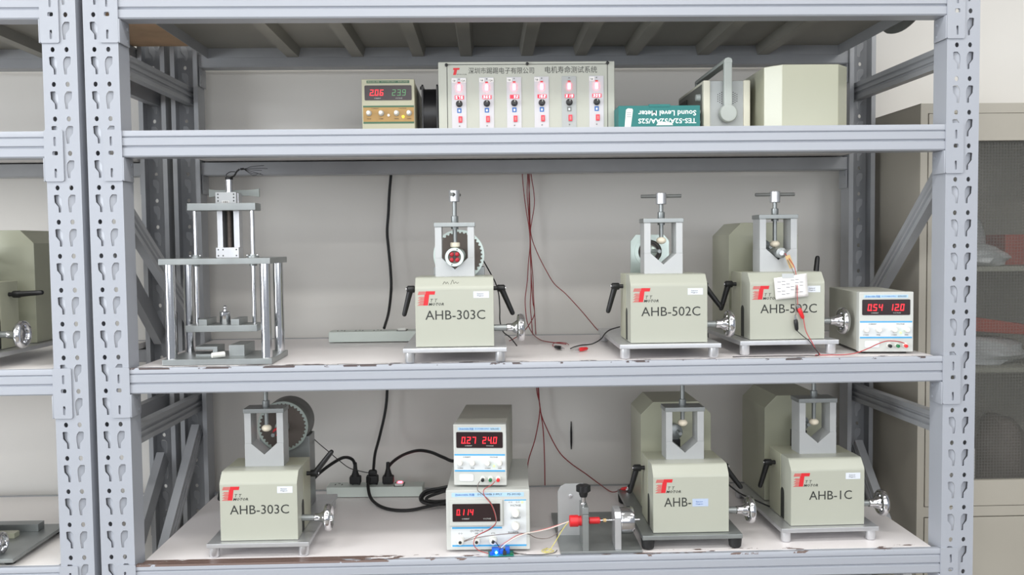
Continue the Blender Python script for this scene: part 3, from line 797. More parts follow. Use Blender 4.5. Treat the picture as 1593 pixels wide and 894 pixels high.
# ------------------------------------------------------------------ bench power supplies
def knob(parent, x, z, y, r, m=knob_w, d=0.010, name='knob'):
    b = MB(); b.lathe((x, y, z), (0, -1, 0), [(0, r), (0.001, r), (d*0.9, r*0.88), (d, r*0.75)], 24)
    return b.build(name, m, parent)
def terminal(parent, x, z, y, m, r=0.0040):
    b = MB(); b.lathe((x, y, z+0.001), (0, -1, 0), [(0, r*1.55), (0.004, r*1.5), (0.005, r*1.2)], 22); base = b.build('terminal', knob_w, parent)
    MB().lathe((x, y-0.004, z), (0, -1, 0), [(0, r), (0.008, r), (0.009, r*0.7)], 20).build('terminal_cap', m, base)
    return base
def supply(loc, rz, label, a, b_, W=0.1235, H=0.1440, D=0.265, style='white', group='bench power supplies'):
    t = thing('power_supply', label, 'power supply', loc, rz, group)
    front, case = (psu_g, psu_cover) if style == 'white' else (psu_y, psu_y)
    f = MB(); f.box(-W/2, W/2, 0.0, 0.022, 0.004, H, 0.0025); bez = f.build('front_frame', front, t)
    MB().box(-W/2+0.0015, W/2-0.0015, 0.0221, D, 0.005, H-0.0015, 0.0015).build('case', case, t)
    for sx in (-1, 1):
        for fy in (0.025, D-0.025):
            MB().lathe((sx*(W/2-0.015), fy, 0), (0, 0, 1), [(0, 0.007), (0.005, 0.008)], 16).build('foot', rubber, t)
    k = W/620.0
    def X(px): return -W/2+(px-30)*k
    def Z(pz): return H-(pz-130)*(H-0.004)/715.0
    y = -0.0002
    def pan(name, a0, a1, z0, z1, m, th=0.0004, par=bez, yy=0.0): return MB().box(X(a0), X(a1), yy-th, yy, Z(z1), Z(z0)).build(name, m, par)
    if style == 'white':
        strip = pan('title_strip', 85, 585, 166, 200, lblue)
        text('title_lettering', 'ZHAOXIN 兆信', X(100), X(268), Z(197), Z(171), -0.0004, dblue, strip, res=1, bold=0.01)
        text('title_lettering', 'DC POWER SUPPLY', X(288), X(450), Z(190), Z(175), -0.0004, dblue, strip, res=1)
        text('title_lettering', 'RXN-305D', X(470), X(568), Z(193), Z(173), -0.0004, ink, strip, res=1)
        pan('ctrl_panel', 38, 636, 490, 672, psu_w)
        pan('blue_stripe', 42, 632, 478, 495, blue, 0.0006); pan('blue_stripe', 42, 632, 664, 682, blue, 0.0006)
        kz, kx, kr = 578, (108, 252, 428, 570), 34
        text('control_lettering', 'CURRENT', X(140), X(230), Z(520), Z(506), -0.0004, ink, bez, res=1)
        text('control_lettering', 'VOLTAGE', X(455), X(545), Z(520), Z(506), -0.0004, ink, bez, res=1)
        for i, q in enumerate(('COARSE', 'FINE', 'COARSE', 'FINE')):
            text('control_lettering', q, X(kx[i]-(32 if len(q) > 4 else 20)), X(kx[i]+(32 if len(q) > 4 else 20)), Z(648), Z(636), -0.0004, ink, bez, res=1)
        MB().lathe((X(503), 0, Z(616)), (0, -1, 0), [(0, 0.0022), (0.002, 0.0022), (0.003, 0.0014)], 14).build('indicator_lamp', led_grn, t)
        rp = MB(); rp.prism(rrect(X(95), X(265), Z(795), Z(712), 0.004), 'y', -0.0015, 0.0, 0.0008); rp.build('power_switch', psu_w, t)
        for x_, m_ in ((372, black), (462, green_pl), (552, red_pl)): terminal(t, X(x_), Z(770), 0.0, m_)
        for i in range(4): knob(t, X(kx[i]), Z(kz), -0.0004, kr*k)
        w = (65, 608, 220, 405); da, db = (125, 312, 276, 354), (370, 556, 276, 354); s1, s2 = seg_red, seg_red
        for q, q0 in (('CURRENT', 165), ('VOLTAGE', 415)):
            text('window_lettering', q, X(q0), X(q0+85), Z(386), Z(374), -0.0014, psu_g, bez, res=1)
    else:
        strip = pan('title_strip', 90, 590, 150, 185, grn)
        text('title_lettering', 'ZHAOXIN 兆信', X(100), X(240), Z(178), Z(156), -0.0004, psu_y, strip, res=1, bold=0.01)
        text('title_lettering', 'DC POWER SUPPLY', X(265), X(430), Z(174), Z(158), -0.0004, psu_y, strip, res=1)
        text('title_lettering', 'RXN-305D', X(460), X(575), Z(176), Z(156), -0.0004, psu_y, strip, res=1)
        pan('ctrl_panel', 45, 640, 490, 686, amber)
        pan('green_stripe', 45, 640, 474, 496, grn, 0.0006); pan('green_stripe', 45, 640, 682, 706, grn, 0.0006)
        kx = (112, 256, 436, 582)
        for i in range(4):
            knob(t, X(kx[i]), Z(572), -0.0004, 0.0066, grey_in, 0.004, 'knob_skirt'); knob(t, X(kx[i])-0.0004, Z(570), -0.004, 0.0050)
            q = ('FINE', 'COARSE', 'FINE', 'COARSE')[i]
            text('control_lettering', q, X(kx[i]-24), X(kx[i]+24), Z(650), Z(638), -0.0004, ink, bez, res=1)
        text('control_lettering', 'CURRENT', X(140), X(230), Z(518), Z(505), -0.0004, ink, bez, res=1)
        text('control_lettering', 'VOLTAGE', X(460), X(550), Z(518), Z(505), -0.0004, ink, bez, res=1)
        MB().lathe((X(342), 0, Z(600)), (0, -1, 0), [(0, 0.003), (0.003, 0.003)], 14).build('push_button', knob_w, t)
        MB().lathe((X(512), 0, Z(618)), (0, -1, 0), [(0, 0.003), (0.002, 0.003), (0.003, 0.0018)], 14).build('indicator_lamp', led_yel, t)
        w = (65, 615, 213, 405); da, db = (125, 300, 268, 346), (385, 562, 268, 346); s1, s2 = seg_red, seg_grn
        for q, q0 in (('CURRENT', 175), ('VOLTAGE', 425)):
            text('window_lettering', q, X(q0), X(q0+80), Z(386), Z(374), -0.0014, psu_g, bez, res=1)
    win = MB(); win.prism(rrect(X(w[0]), X(w[1]), Z(w[3]), Z(w[2]), 0.0025), 'y', -0.0012, 0.0); wo = win.build('display_window', window_m, t)
    if a: digits(MB(), a, X(da[0]), X(da[1]), Z(da[3]), Z(da[2]), -0.0012).build('current_digits', s1, wo)
    if b_: digits(MB(), b_, X(db[0]), X(db[1]), Z(db[3]), Z(db[2]), -0.0012, t=0.115 if s2 is seg_red else 0.085).build('voltage_digits', s2, wo)
    return t
supply((0.8085, 0.050, 1.183), -0.11, 'grey bench power supply showing 0.54 and 12.0 on the middle shelf', '0.54', '12.0')
supply((-0.1400, 0.058, 0.884), -0.085, 'grey bench power supply showing 0.27 and 24.0, stacked on a wider one', '0.27', '24.0', H=0.1475)
supply((-0.347, 0.148, 1.707), 0.0, 'yellowed bench power supply with an amber control panel showing 2.06', '2.06', '23.9', style='amber', H=0.134, W=0.1250)

def wide_supply():
    t = thing('power_supply', 'wide grey bench power supply showing 0.114, under the smaller supply', 'power supply', (-0.1230, 0.036, 0.738), -0.03, 'bench power supplies')
    W, H, D = 0.1935, 0.1455, 0.300
    f = MB(); f.box(-W/2, W/2, 0, 0.025, 0.005, H, 0.003); bez = f.build('front_frame', psu_g, t)
    MB().box(-W/2+0.0015, W/2-0.0015, 0.0251, D, 0.006, H-0.0005, 0.0015).build('case', psu_g, t)
    for sx in (-1, 1):
        for fy in (0.03, D-0.03):
            MB().lathe((sx*(W/2-0.02), fy, 0), (0, 0, 1), [(0, 0.008), (0.006, 0.009)], 16).build('foot', rubber, t)
    k = W/400.0
    def X(p): return -W/2+(p-590)*k
    def Z(p): return H-(p-495)*(H-0.005)/280.0
    def pan(name, a0, a1, z0, z1, m, th=0.0004, yy=0.0): return MB().box(X(a0), X(a1), yy-th, yy, Z(z1), Z(z0)).build(name, m, bez)
    s = pan('title_strip', 618, 962, 508, 527, lblue)
    text('title_lettering', 'ZHAOXIN 兆信', X(634), X(726), Z(523), Z(511), -0.0004, dblue, s, res=1, bold=0.01)
    text('title_lettering', 'DC POWER SUPPLY', X(742), X(858), Z(520), Z(512), -0.0004, ink, s, res=1)
    text('title_lettering', 'PS-3010D', X(884), X(948), Z(521), Z(511), -0.0004, ink, s, res=1)
    pan('ctrl_panel', 612, 972, 664, 760, psu_w); pan('ctrl_panel', 866, 972, 540, 664, psu_w)
    pan('blue_stripe', 618, 856, 667, 675, blue, 0.0006); pan('blue_stripe', 618, 972, 750, 758, blue, 0.0006); pan('blue_stripe', 868, 972, 541, 546, blue, 0.0006)
    bz = MB(); bz.box(X(608), X(860), -0.007, 0.0, Z(658), Z(540), 0.0012); bo = bz.build('display_bezel', psu_g, t)
    w = MB(); w.prism(rrect(X(622), X(848), Z(637), Z(555), 0.0015), 'y', -0.0082, -0.007); wo = w.build('display_window', window_m, t)
    digits(MB(), '0.114', X(641), X(726), Z(607), Z(580), -0.0082).build('current_digits', seg_red, wo)
    for q, q0 in (('CURRENT', 666), ('VOLTAGE', 768)): text('window_lettering', q, X(q0), X(q0+36), Z(627), Z(621), -0.0083, psu_g, wo, res=1)
    text('control_lettering', 'VOLTAGE', X(896), X(946), Z(573), Z(564), -0.0004, ink, bez, res=1)
    text('control_lettering', 'CURRENT', X(896), X(946), Z(631), Z(622), -0.0004, ink, bez, res=1)
    text('control_lettering', 'POWER', X(886), X(936), Z(699), Z(690), -0.0004, ink, bez, res=1)
    text('control_lettering', 'OUTPUT', X(704), X(766), Z(691), Z(681), -0.0004, ink, bez, res=1)
    text('control_lettering', 'C.V.    C.C.', X(888), X(944), Z(556), Z(550), -0.0004, ink, bez, res=1)
    for z_ in (601, 661): knob(t, X(921), Z(z_), -0.0004, 0.0100, d=0.013)
    MB().lathe((X(953), 0, Z(553)), (0, -1, 0), [(0, 0.0026), (0.002, 0.0022)], 12).build('indicator_lamp', led_grn, t)
    for x_, q in ((657, '(-)'), (735, 'GND'), (813, '(+)')):
        o = MB(); o.lathe((X(x_), -0.0004, Z(727)), (0, -1, 0), [(0, 0.0095), (0.006, 0.009), (0.014, 0.008), (0.015, 0.0062)], 24); te = o.build('terminal', knob_w, t)
        MB().lathe((X(x_), -0.0156, Z(729)), (0, -1, 0), [(-0.001, 0.0036), (0.0008, 0.0036)], 16).build('terminal_hole', ink, te)
        text('control_lettering', q, X(x_-9), X(x_+9), Z(701), Z(693), -0.0004, ink, bez, res=1)
    return t
wide_supply()

# ------------------------------------------------------------------ six channel panel box, fan
def panel_box():
    t = thing('test_panel_box', 'cream panel box with six red displays and knobs on the upper shelf', 'control box', (-0.018, 0.150, 1.707))
    W, H = 0.4200, 0.1735
    f = MB(); f.box(-W/2, W/2, 0.0, 0.200, 0.0, H, 0.0020); case = f.build('case', panel_cream, t)
    k = 0.001543
    x0 = 682.0
    def X(p): return -W/2+(p-x0)*k
    def Z(p): return H-(p-97.0)*k
    ln = MB()
    ln.box(X(695), X(695.9), -0.0005, 0, 0.0, Z(101.6)); ln.box(X(942.6), X(943.5), -0.0005, 0, 0, Z(100.4)); ln.box(X(695), X(943.5), -0.0005, 0, Z(101.8), Z(100.9))
    ln.build('panel_outline', ink, t)
    for x_, z_ in ((694.7, 102.0), (819, 100.8), (943, 100.2)):
        MB().lathe((X(x_), 0, Z(z_)), (0, -1, 0), [(0, 0.0036), (0.005, 0.0036), (0.006, 0.002)], 14).build('panel_screw', black, t)
    b = MB()
    def P(px, pz): return (X(703.5)+px*0.020+pz*0.004, Z(117)+pz*0.0165)
    def q(a, c, d, e): b.prism([P(a, d), P(c, d), P(c, e), P(a, e)], 'y', -0.0003, 0.0)
    q(-0.05, 0.70, 0.72, 1.0); q(0.10, 0.45, 0.0, 0.72)
    b.build('emblem', red_logo, t)
    text('emblem_lettering', 'TT MOTOR', X(710.5), X(725.5), Z(117.2), Z(115.4), 0, ink, t, res=1, shear=0.2)
    text('title_lettering', '深圳市踢踢电子有限公司', X(728.5), X(829.5), Z(115.5), Z(105.8), 0, ink, t, res=2)
    text('title_lettering', '电机寿命测试系统', X(846.5), X(927), Z(115.0), Z(104.6), 0, ink, t, res=2)
    vals = (' 576', ' 365', '  92', ' 162', ' 319', ' 309')
    heads = (('1#', '12A'), ('1#', '12A'), ('1#', None), ('1#', None), (None, None), ('1#', None))
    for i in range(6):
        xa = X(702.2+42.45*i); w = 0.0348
        zt = Z(121.4-0.35*i)
        md = MB().box(xa, xa+w, -0.0016, 0.0, 0.0015, zt, 0.0004).build('channel_module', module_m if i not in (4,) else grey_in, t)
        xc = xa+w*0.51
        def mz(p): return Z(p-0.3*i)
        for zz in (123.8, 195.2): MB().lathe((xc, -0.0016, mz(zz)), (0, -1, 0), [(0, 0.0016), (0.0012, 0.0014)], 10).build('module_screw', castm, md)
        h1, h2 = heads[i]
        if h1:
            st = MB().box(xa+0.001, xa+0.0125, -0.0020, -0.0016, mz(128.6), mz(122.6)).build('channel_tag', paper, md)
            text('tag_lettering', h1, xa+0.0035, xa+0.0095, mz(127.6), mz(124.2), -0.0020, ink, st, res=1)
        if h2:
            st = MB().box(xa+0.0215, xa+0.0345, -0.0020, -0.0016, mz(128.6), mz(122.6)).build('channel_tag', paper, md)
            text('tag_lettering', h2, xa+0.0235, xa+0.0325, mz(127.6), mz(124.4), -0.0020, ink, st, res=1)
        # counter lamp and display
        MB().box(xc-0.0032, xc+0.0032, -0.0030, -0.0016, mz(129.9), mz(128.0)).build('lamp_mark', red_logo, md)
        lo = MB(); lo.prism(rrect(xc-0.0040, xc+0.0040, mz(141.6), mz(132.2), 0.002), 'y', -0.0040, -0.0016); lo.build('run_lamp', led_red, md)
        ds = MB().box(xa+0.0075, xa+0.0290, -0.0030, -0.0016, mz(154.3), mz(148.6)).build('counter_display', seg_dim, md)
        digits(MB(), vals[i].strip(), xa+(0.0090 if i != 2 else 0.0165), xa+0.0285, mz(153.6), mz(149.4), -0.0030, t=0.2).build('counter_digits', seg_pink, ds)
        kb = MB(); kb.lathe((xc, -0.0016, mz(161.2)), (0, -1, 0), [(0, 0.0078), (0.003, 0.0078), (0.004, 0.0066), (0.012, 0.0060), (0.013, 0.005)], 26); ko = kb.build('knob', black, md)
        MB().box(xc+0.0003, xc+0.0011, -0.0150, -0.0144, mz(160.6), mz(157.6)).build('knob_mark', knob_w, ko)
        pb = MB(); pb.box(xc-0.0050, xc+0.0050, -0.0022, -0.0016, mz(175.0), mz(168.0)); pb.build('print_patch', dblue if i != 4 else castm, md)
        MB().box(xc-0.0022, xc+0.0022, -0.0026, -0.0022, mz(173.4), mz(170.0)).build('print_mark', psu_w, md)
        sw = MB().box(xc-0.0020, xc+0.0068, -0.0045, -0.0016, mz(189.9), mz(180.4), 0.0006).build('rocker_switch', red_sw, md)
        MB().box(xc+0.0005, xc+0.0045, -0.0050, -0.0045, mz(188.0), mz(182.5)).build('switch_mark', wire_p, sw)
    return t
panel_box()
def fan():
    t = thing('axial_fan', 'black axial fan standing sideways between the yellowed supply and the panel box', 'fan', (-0.2330, 0.285, 1.707))
    S = 0.1335; cz = S/2
    for i, x in enumerate((-0.0400, -0.0040)):
        o = rrect(-S/2, S/2, 0, S, 0.006); h = [circ(0, cz, S*0.46, n=40)]+[circ(sx*(S/2-0.008), cz+sz*(S/2-0.008), 0.0025, n=10) for sx in (-1, 1) for sz in (-1, 1)]
        me = plate_with_holes(o, h, 0.004, Matrix.Translation((x+0.002, 0, 0)) @ Matrix.Rotation(math.pi/2, 4, 'Z') @ FRONT)
        link('frame_flange', finish(me), fan_m, t)
    MB().ring((-0.038, 0, cz), (1, 0, 0), S*0.462, S*0.485, 0.0, 0.036, 48).build('duct', fan_m, t)
    MB().lathe((-0.034, 0, cz), (1, 0, 0), [(0, 0.024), (0.002, 0.026), (0.03, 0.026)], 30).build('hub', fan_m, t)
    b = MB()
    for k in range(7):
        M = Matrix.Translation((-0.020, 0, cz)) @ Matrix.Rotation(2*math.pi*k/7, 4, 'X') @ Matrix.Rotation(math.radians(35), 4, 'Z')
        b.box(-0.0008, 0.0008, -0.013, 0.013, 0.0255, 0.058, 0.0004, M=M)
    b.build('blade_rotor', fan_m, t)
    MB().lathe((-0.0402, -S/2+0.008, S-0.008), (-1, 0, 0), [(-0.004, 0.002), (0.0, 0.004), (0.003, 0.004), (0.004, 0.002)], 12).build('screw', black, t)
    return t
fan()

# ------------------------------------------------------------------ teal carton, instrument with carrying handle, spare housing
def carton():
    t = thing('teal_carton', 'teal cardboard carton lying upside down on the upper shelf', 'carton', (0.2855, 0.080, 1.707), 0.0)
    W, H, D = 0.1900, 0.0570, 0.120
    b = MB().box(-W/2, W/2, 0, D, 0, H, 0.0010); bo = b.build('carton_body', teal, t)
    def X(p): return -W/2+(p-92)*W/498.0
    def Z(p): return H-(p-378)*0.000381
    tb = MB(); tb.box(X(278), X(408), -0.001, 0.014, H-0.0035, H+0.0030, 0.0008); tb.build('tuck_flap', teal, t)
    text('title_lettering', 'Sound Level Meter', X(212), X(566), Z(440), Z(408), 0, white_ink, bo, flip=True, res=2, bold=0.015)
    text('title_lettering', 'TES-52A/52AA/52S', X(212), X(566), Z(486), Z(456), 0, white_ink, bo, flip=True, res=2, bold=0.015)
    pic = MB(); pic.prism([(X(128), 0.004), (X(165), 0.004), (X(180), Z(405)), (X(176), Z(396)), (X(150), Z(394)), (X(138), Z(402))], 'y', -0.0004, 0.0); po = pic.build('meter_picture', knob_w, bo)
    for k in range(3): MB().box(X(142), X(170), -0.0006, -0.0004, Z(424+12*k), Z(418+12*k)).build('picture_detail', grey_in, po)
    tq = MB(); tq.prism([(X(322), Z(497)), (X(424), Z(497)), (X(416), Z(482)), (X(380), Z(478)), (X(345), Z(474)), (X(330), Z(484))], 'y', -0.0009, -0.0004); tq.build('tape_patch', paper, bo)
    return t
carton()
def instrument():
    t = thing('bench_instrument', 'grey metering instrument with carrying handle turned sideways beside the teal carton', 'instrument', (0.4620, 0.150, 1.707), 0.0)
    W, H, D = 0.1140, 0.1270, 0.280
    MB().box(-W/2+0.0015, W/2-0.0015, 0.004, D-0.004, 0.006, H-0.001, 0.002).build('case', grey_in, t)
    for sx in (-1, 1):
        x0, x1 = sorted((sx*W/2, sx*(W/2-0.0170)))
        MB().box(x0, x1, 0.0, D, 0.004, H, 0.003).build('edge_frame', trim_in, t)
    # control face on the left
    MB().box(-W/2-0.0012, -W/2, 0.012, D-0.012, 0.010, H-0.008).build('ctrl_face', dark_in, t)
    for (yy, zz, r_) in ((0.030, 0.090, 0.009), (0.030, 0.055, 0.006), (0.030, 0.030, 0.005), (0.075, 0.060, 0.012), (0.13, 0.060, 0.012)):
        b = MB(); b.lathe((-W/2-0.0012, yy, zz), (-1, 0, 0), [(0, r_), (0.010, r_*0.85)], 20); b.build('knob', grey_hd, t)
    MB().box(-W/2-0.004, -W/2-0.0012, 0.17, D-0.03, 0.03, H-0.02, 0.002).build('meter_face', ink, t)
    for fx in (-1, 1):
        for fy in (0.03, D-0.03): MB().lathe((fx*0.035, fy, 0), (0, 0, 1), [(0, 0.007), (0.006, 0.007)], 14).build('foot', rubber, t)
    vb = MB()
    for i in range(11):
        for j in range(8):
            dx, dz = (i-5)*0.0046, (j-3.5)*0.0052+(0.0026 if i % 2 else 0)
            if (dx/0.026)**2+(dz/0.021)**2 < 1: vb.lathe((dx+0.002, 0.004, 0.085+dz), (0, -1, 0), [(0, 0.0012), (0.0004, 0.0012)], 8)
    vb.build('vent_holes', ink, t)
    # U-shaped handle: an arm on each end face, a cross bar over the top
    h = MB(); zp = 0.047
    for y0, y1 in ((-0.012, -0.001), (D+0.001, D+0.012)):
        h.lathe((0.001, y1 if y0 < 0 else y0, zp), (0, -1 if y0 < 0 else 1, 0), [(0, 0.0215), (0.009, 0.0215), (0.0125, 0.0195), (0.0140, 0.0150)], 36)
        h.box(-0.0100, 0.0100, y0, y1, zp, 0.168, 0.003)
    h.prism([(-0.0100, 0.166), (0.0100, 0.166), (0.0100, 0.171), (0.0070, 0.1765), (0.0, 0.1785), (-0.0070, 0.1765), (-0.0100, 0.171)], 'y', -0.012, D+0.012, 0.0008)
    h.build('carrying_handle', grey_hd, t)
    return t
instrument()
def spare():
    p = [(-0.0650, 0.0), (0.0650, 0.0), (0.0980, 0.033), (0.0980, 0.275), (-0.0980, 0.275), (-0.0980, 0.033)]
    b = MB(); b.prism(p, 'z', 0, 0.1455, 0.0012)
    o = b.build('metal_hood', hood_m, None, (0.6315, 0.060, 1.707))
    return tag(o, 'cream hood with two slanted front corners standing at the right end of the upper shelf', 'hood')
spare()

# ------------------------------------------------------------------ press stand
def press():
    t = thing('press_stand', 'silver four column press stand at the left end of the middle shelf', 'press stand', (-0.7290, 0.026, 1.183))
    def c(x): return x+0.7290
    W0, W1 = -0.1230, 0.1225
    MB().box(W0, W1, 0.0, 0.165, 0.0, 0.0130, 0.0008).build('base_plate', steel, t)
    MB().box(W0-0.002, W1+0.001, 0.0, 0.172, 0.2265, 0.2400, 0.0008).build('table_plate', steel, t)
    for x in (W0+0.0155, W1-0.0155):
        for y in (0.020, 0.148): MB().lathe((x, y, 0.0130), (0, 0, 1), [(0, 0.0120), (0.2135, 0.0120)], 32).build('column', chrome, t)
    pl = MB(); pl.box(-0.0860, 0.0780, 0.050, 0.130, 0.0700, 0.0850, 0.0008); plo = pl.build('moving_platform', steel, t)
    for x0, x1 in ((-0.0560, -0.0370), (0.0180, 0.0370)): MB().box(x0, x1, 0.052, 0.128, 0.0850, 0.0990, 0.0006).build('guide_rail', steel, plo)
    for x in (-0.0705, 0.0625):
        MB().lathe((x, 0.093, 0.0850), (0, 0, 1), [(0, 0.0050), (0.2650, 0.0050)], 24).build('guide_rod', chrome, t)
        b = MB(); b.lathe((x, 0.093, 0.2400), (0, 0, 1), [(0, 0.0140), (0.0035, 0.0140), (0.0035, 0.0085), (0.0075, 0.0085)], 28); b.lathe((x, 0.093, 0.2265), (0, 0, -1), [(0, 0.0085), (0.006, 0.0085)], 24)
        bo = b.build('bushing', steel, t)
        for k in (-1, 1): MB().sphere((x+k*0.0115, 0.087, 0.2455), 0.0030).build('cap_screw', chrome, bo)
    MB().box(-0.0805, 0.0760, 0.070, 0.122, 0.3500, 0.3670, 0.0010).build('upper_plate', steel, t)
    # screw-driven slide
    for x0, x1 in ((-0.0230, -0.0105), (0.0155, 0.0285)): MB().box(x0, x1, 0.106, 0.136, 0.2640, 0.3920, 0.0008).build('slide_rail', alu, t)
    MB().box(-0.0105, 0.0155, 0.128, 0.136, 0.2640, 0.3920).build('slide_back', ink, t)
    s = MB(); s.cyl((0.0025, 0.117, 0.2640), (0.0025, 0.117, 0.3920), 0.0045, n=16)
    for i in range(36): s.torus((0.0025, 0.117, 0.2665+i*0.0034), (0, 0, 1), 0.0046, 0.0011, 14, 6)
    s.build('lead_screw', disc_m, t)
    lb = MB().box(-0.0240, 0.0290, 0.094, 0.136, 0.2400, 0.2640, 0.0008).build('bearing_block', alu, t)
    ub = MB().box(-0.0220, 0.0260, 0.094, 0.136, 0.3670, 0.3935, 0.0008).build('bearing_block', alu_w, t)
    for blk, z0, z1, xs in ((lb, 0.2450, 0.2590, (-0.0185, -0.0075, 0.0235)), (ub, 0.3730, 0.3885, (-0.0160, 0.0205))):
        for x in xs:
            for z in (z0, (z0+z1)/2, z1) if blk is ub else (z0, z1):
                MB().lathe((x, 0.0940, z), (0, -1, 0), [(-0.001, 0.0017), (0.0005, 0.0017)], 12).build('bolt_head', ink, blk)
    tg = MB().box(-0.0070, 0.0100, 0.0933, 0.0940, 0.3672, 0.3738).build('size_tag', paper, ub)
    text('tag_lettering', '080', -0.0045, 0.0075, 0.3683, 0.3727, 0.0933, ink, tg, res=1)
    cb = MB(); cb.prism([(-0.0500, 0.3835), (-0.0330, 0.3870), (0.0480, 0.3870), (0.0690, 0.3835), (0.0690, 0.4040), (0.0480, 0.4000), (-0.0330, 0.4000), (-0.0500, 0.4040)], 'y', 0.1370, 0.1460, 0.0006)
    cb.build('cross_arm', grey_hd, t)
    mo = MB(); mo.lathe((0.0050, 0.115, 0.3935), (0, 0, 1), [(0, 0.0090), (0.003, 0.0090), (0.0032, 0.0085), (0.0300, 0.0085)], 28); moo = mo.build('drive_motor', chrome, t)
    MB().lathe((0.0050, 0.115, 0.4235), (0, 0, 1), [(0, 0.0088), (0.006, 0.0088), (0.007, 0.006)], 24).build('motor_cap', black, moo)
    b = MB()
    b.tube([(0.009, 0.115, 0.4290), (0.018, 0.113, 0.4330), (0.024, 0.112, 0.4420), (0.031, 0.112, 0.4480)], 0.0021, 8)
    b.tube([(0.000, 0.118, 0.4290), (-0.002, 0.118, 0.4360), (0.008, 0.116, 0.4420), (0.020, 0.113, 0.4420)], 0.0010, 8)
    b.cyl((0.033, 0.112, 0.4480), (0.041, 0.112, 0.4485), 0.0026, n=10)
    ends = [(0.088, 0.113, 0.4560), (0.096, 0.115, 0.4490), (0.084, 0.108, 0.4440), (0.086, 0.110, 0.4340), (0.080, 0.118, 0.4375), (0.070, 0.120, 0.4350)]
    for i, e in enumerate(ends):
        mid = (0.060, e[1], 0.4540-0.004*i)
        b.tube([(0.040, 0.112, 0.4485), (0.048, 0.112, 0.4500-0.0015*i), mid, e], 0.0006, 6)
    b.build('motor_leads', wire_k, moo)
    # blocks on the base
    lo = MB(); lo.box(-0.0640, -0.0140, 0.050, 0.110, 0.0130, 0.0190, 0.0005); lo.box(-0.0240, -0.0140, 0.050, 0.110, 0.0190, 0.0360, 0.0005); lo.box(-0.0640, -0.0240, 0.050, 0.110, 0.0290, 0.0360, 0.0005)
    lo.build('angle_block', steel, t)
    MB().box(0.0130, 0.0480, 0.050, 0.145, 0.0130, 0.0390, 0.0008).build('rest_block', steel, t)
    return t
press()
w = thing('calibration_weight', 'small shiny cylindrical weight with a knob on the moving platform of the press stand', 'weight', (-0.7290-0.0055, 0.026+0.090, 1.183+0.0850))
MB().lathe((0, 0, 0), (0, 0, 1), [(0, 0.0115), (0.001, 0.0122), (0.0275, 0.0122), (0.029, 0.0110), (0.0300, 0.0045), (0.0345, 0.0038)], 30).build('weight_body', chrome, w)
MB().sphere((0, 0, 0.0385), 0.0048).build('weight_knob', chrome, w)
o = MB(); o.lathe((0, 0, 0), (1, 0.55, 0.05), [(0, 0.0045), (0.001, 0.0062), (0.029, 0.0066), (0.030, 0.005)], 22)
tag(o.build('white_roll', knob_w, None, (-0.7440, 0.034, 1.183+0.0205)), 'short white roll lying on the base plate of the press stand', 'roll')

# ------------------------------------------------------------------ socket strips, plugs, cables
def socket_strip(loc, L, rz, label, lit):
    t = thing('socket_strip', label, 'socket strip', loc, rz)
    MB().box(0, L, 0, 0.056, 0.001, 0.030, 0.0025).build('strip_body', strip_m, t)
    n = int((L-0.07)/0.052)
    for i in range(n):
        b = MB(); x = 0.030+i*0.050
        b.box(x-0.011, x-0.008, 0.024, 0.034, 0.0300, 0.0306); b.box(x+0.008, x+0.011, 0.024, 0.034, 0.0300, 0.0306); b.box(x-0.003, x+0.003, 0.038, 0.041, 0.0300, 0.0306)
        b.build('socket', ink, t)
    sx = L-0.046 if not lit else L-0.068
    fr = MB(); o_ = rrect(sx-0.014, sx+0.014, 0.002, 0.046, 0.003)
    fr.prism(o_, 'z', 0.0295, 0.0312); fr.build('switch_frame', black, t)
    k = MB(); k.prism([(0.005, 0.0312), (0.043, 0.0312), (0.043, 0.0335), (0.024, 0.0325), (0.005, 0.0375)], 'x', sx-0.0110, sx+0.0110); k.build('rocker_switch', knob_w, t)
    if lit: MB().box(sx-0.006, sx+0.006, 0.030, 0.041, 0.0330, 0.0350).build('switch_light', led_red, t)
    return t
socket_strip((-0.5530, 0.452, 1.183), 0.245, 0.0, 'pale socket strip lying at the back of the middle shelf behind the centre bench', False)
socket_strip((-0.5790, 0.510, 0.738), 0.272, -0.03, 'pale socket strip with three black plugs at the back of the lowest shelf', True)
def plug(loc, label, tilt=0.0):
    t = thing('power_plug', label, 'plug', loc)
    b = MB(); b.box(-0.016, 0.016, -0.012, 0.012, 0.001, 0.024, 0.004); b.lathe((0, 0, 0.022), (0, 0, 1), [(0, 0.0130), (0.010, 0.0090), (0.022, 0.0060), (0.038, 0.0050), (0.040, 0.0042)], 18)
    b.build('plug_body', rubber, t)
    p = MB()
    for s in (-1, 1): p.box(s*0.0075-0.0008, s*0.0075+0.0008, -0.003, 0.003, -0.0004, 0.002)
    p.build('plug_pin', chrome, t)
    return t
PZ = 0.738+0.0312
plug((-0.5005, 0.538, PZ), 'black plug in the left socket of the lowest strip')
pm = thing('power_plug', 'squat black plug in the middle socket of the lowest strip', 'plug', (-0.4520, 0.536, PZ))
b = MB(); b.box(-0.017, 0.017, -0.013, 0.013, 0.001, 0.026, 0.005); b.box(-0.011, 0.013, -0.010, 0.010, 0.024, 0.040, 0.005); b.build('plug_body', rubber, pm)
plug((-0.4070, 0.535, PZ), 'black plug in the right socket of the lowest strip, next to the switch')
def cable(name, pts, r, m, label, cat='cable', group=None, n=8, sm=6):
    b = MB(); b.tube(pts, r, n, sm); o = b.build(name, m)
    return tag(o, label, cat, group)
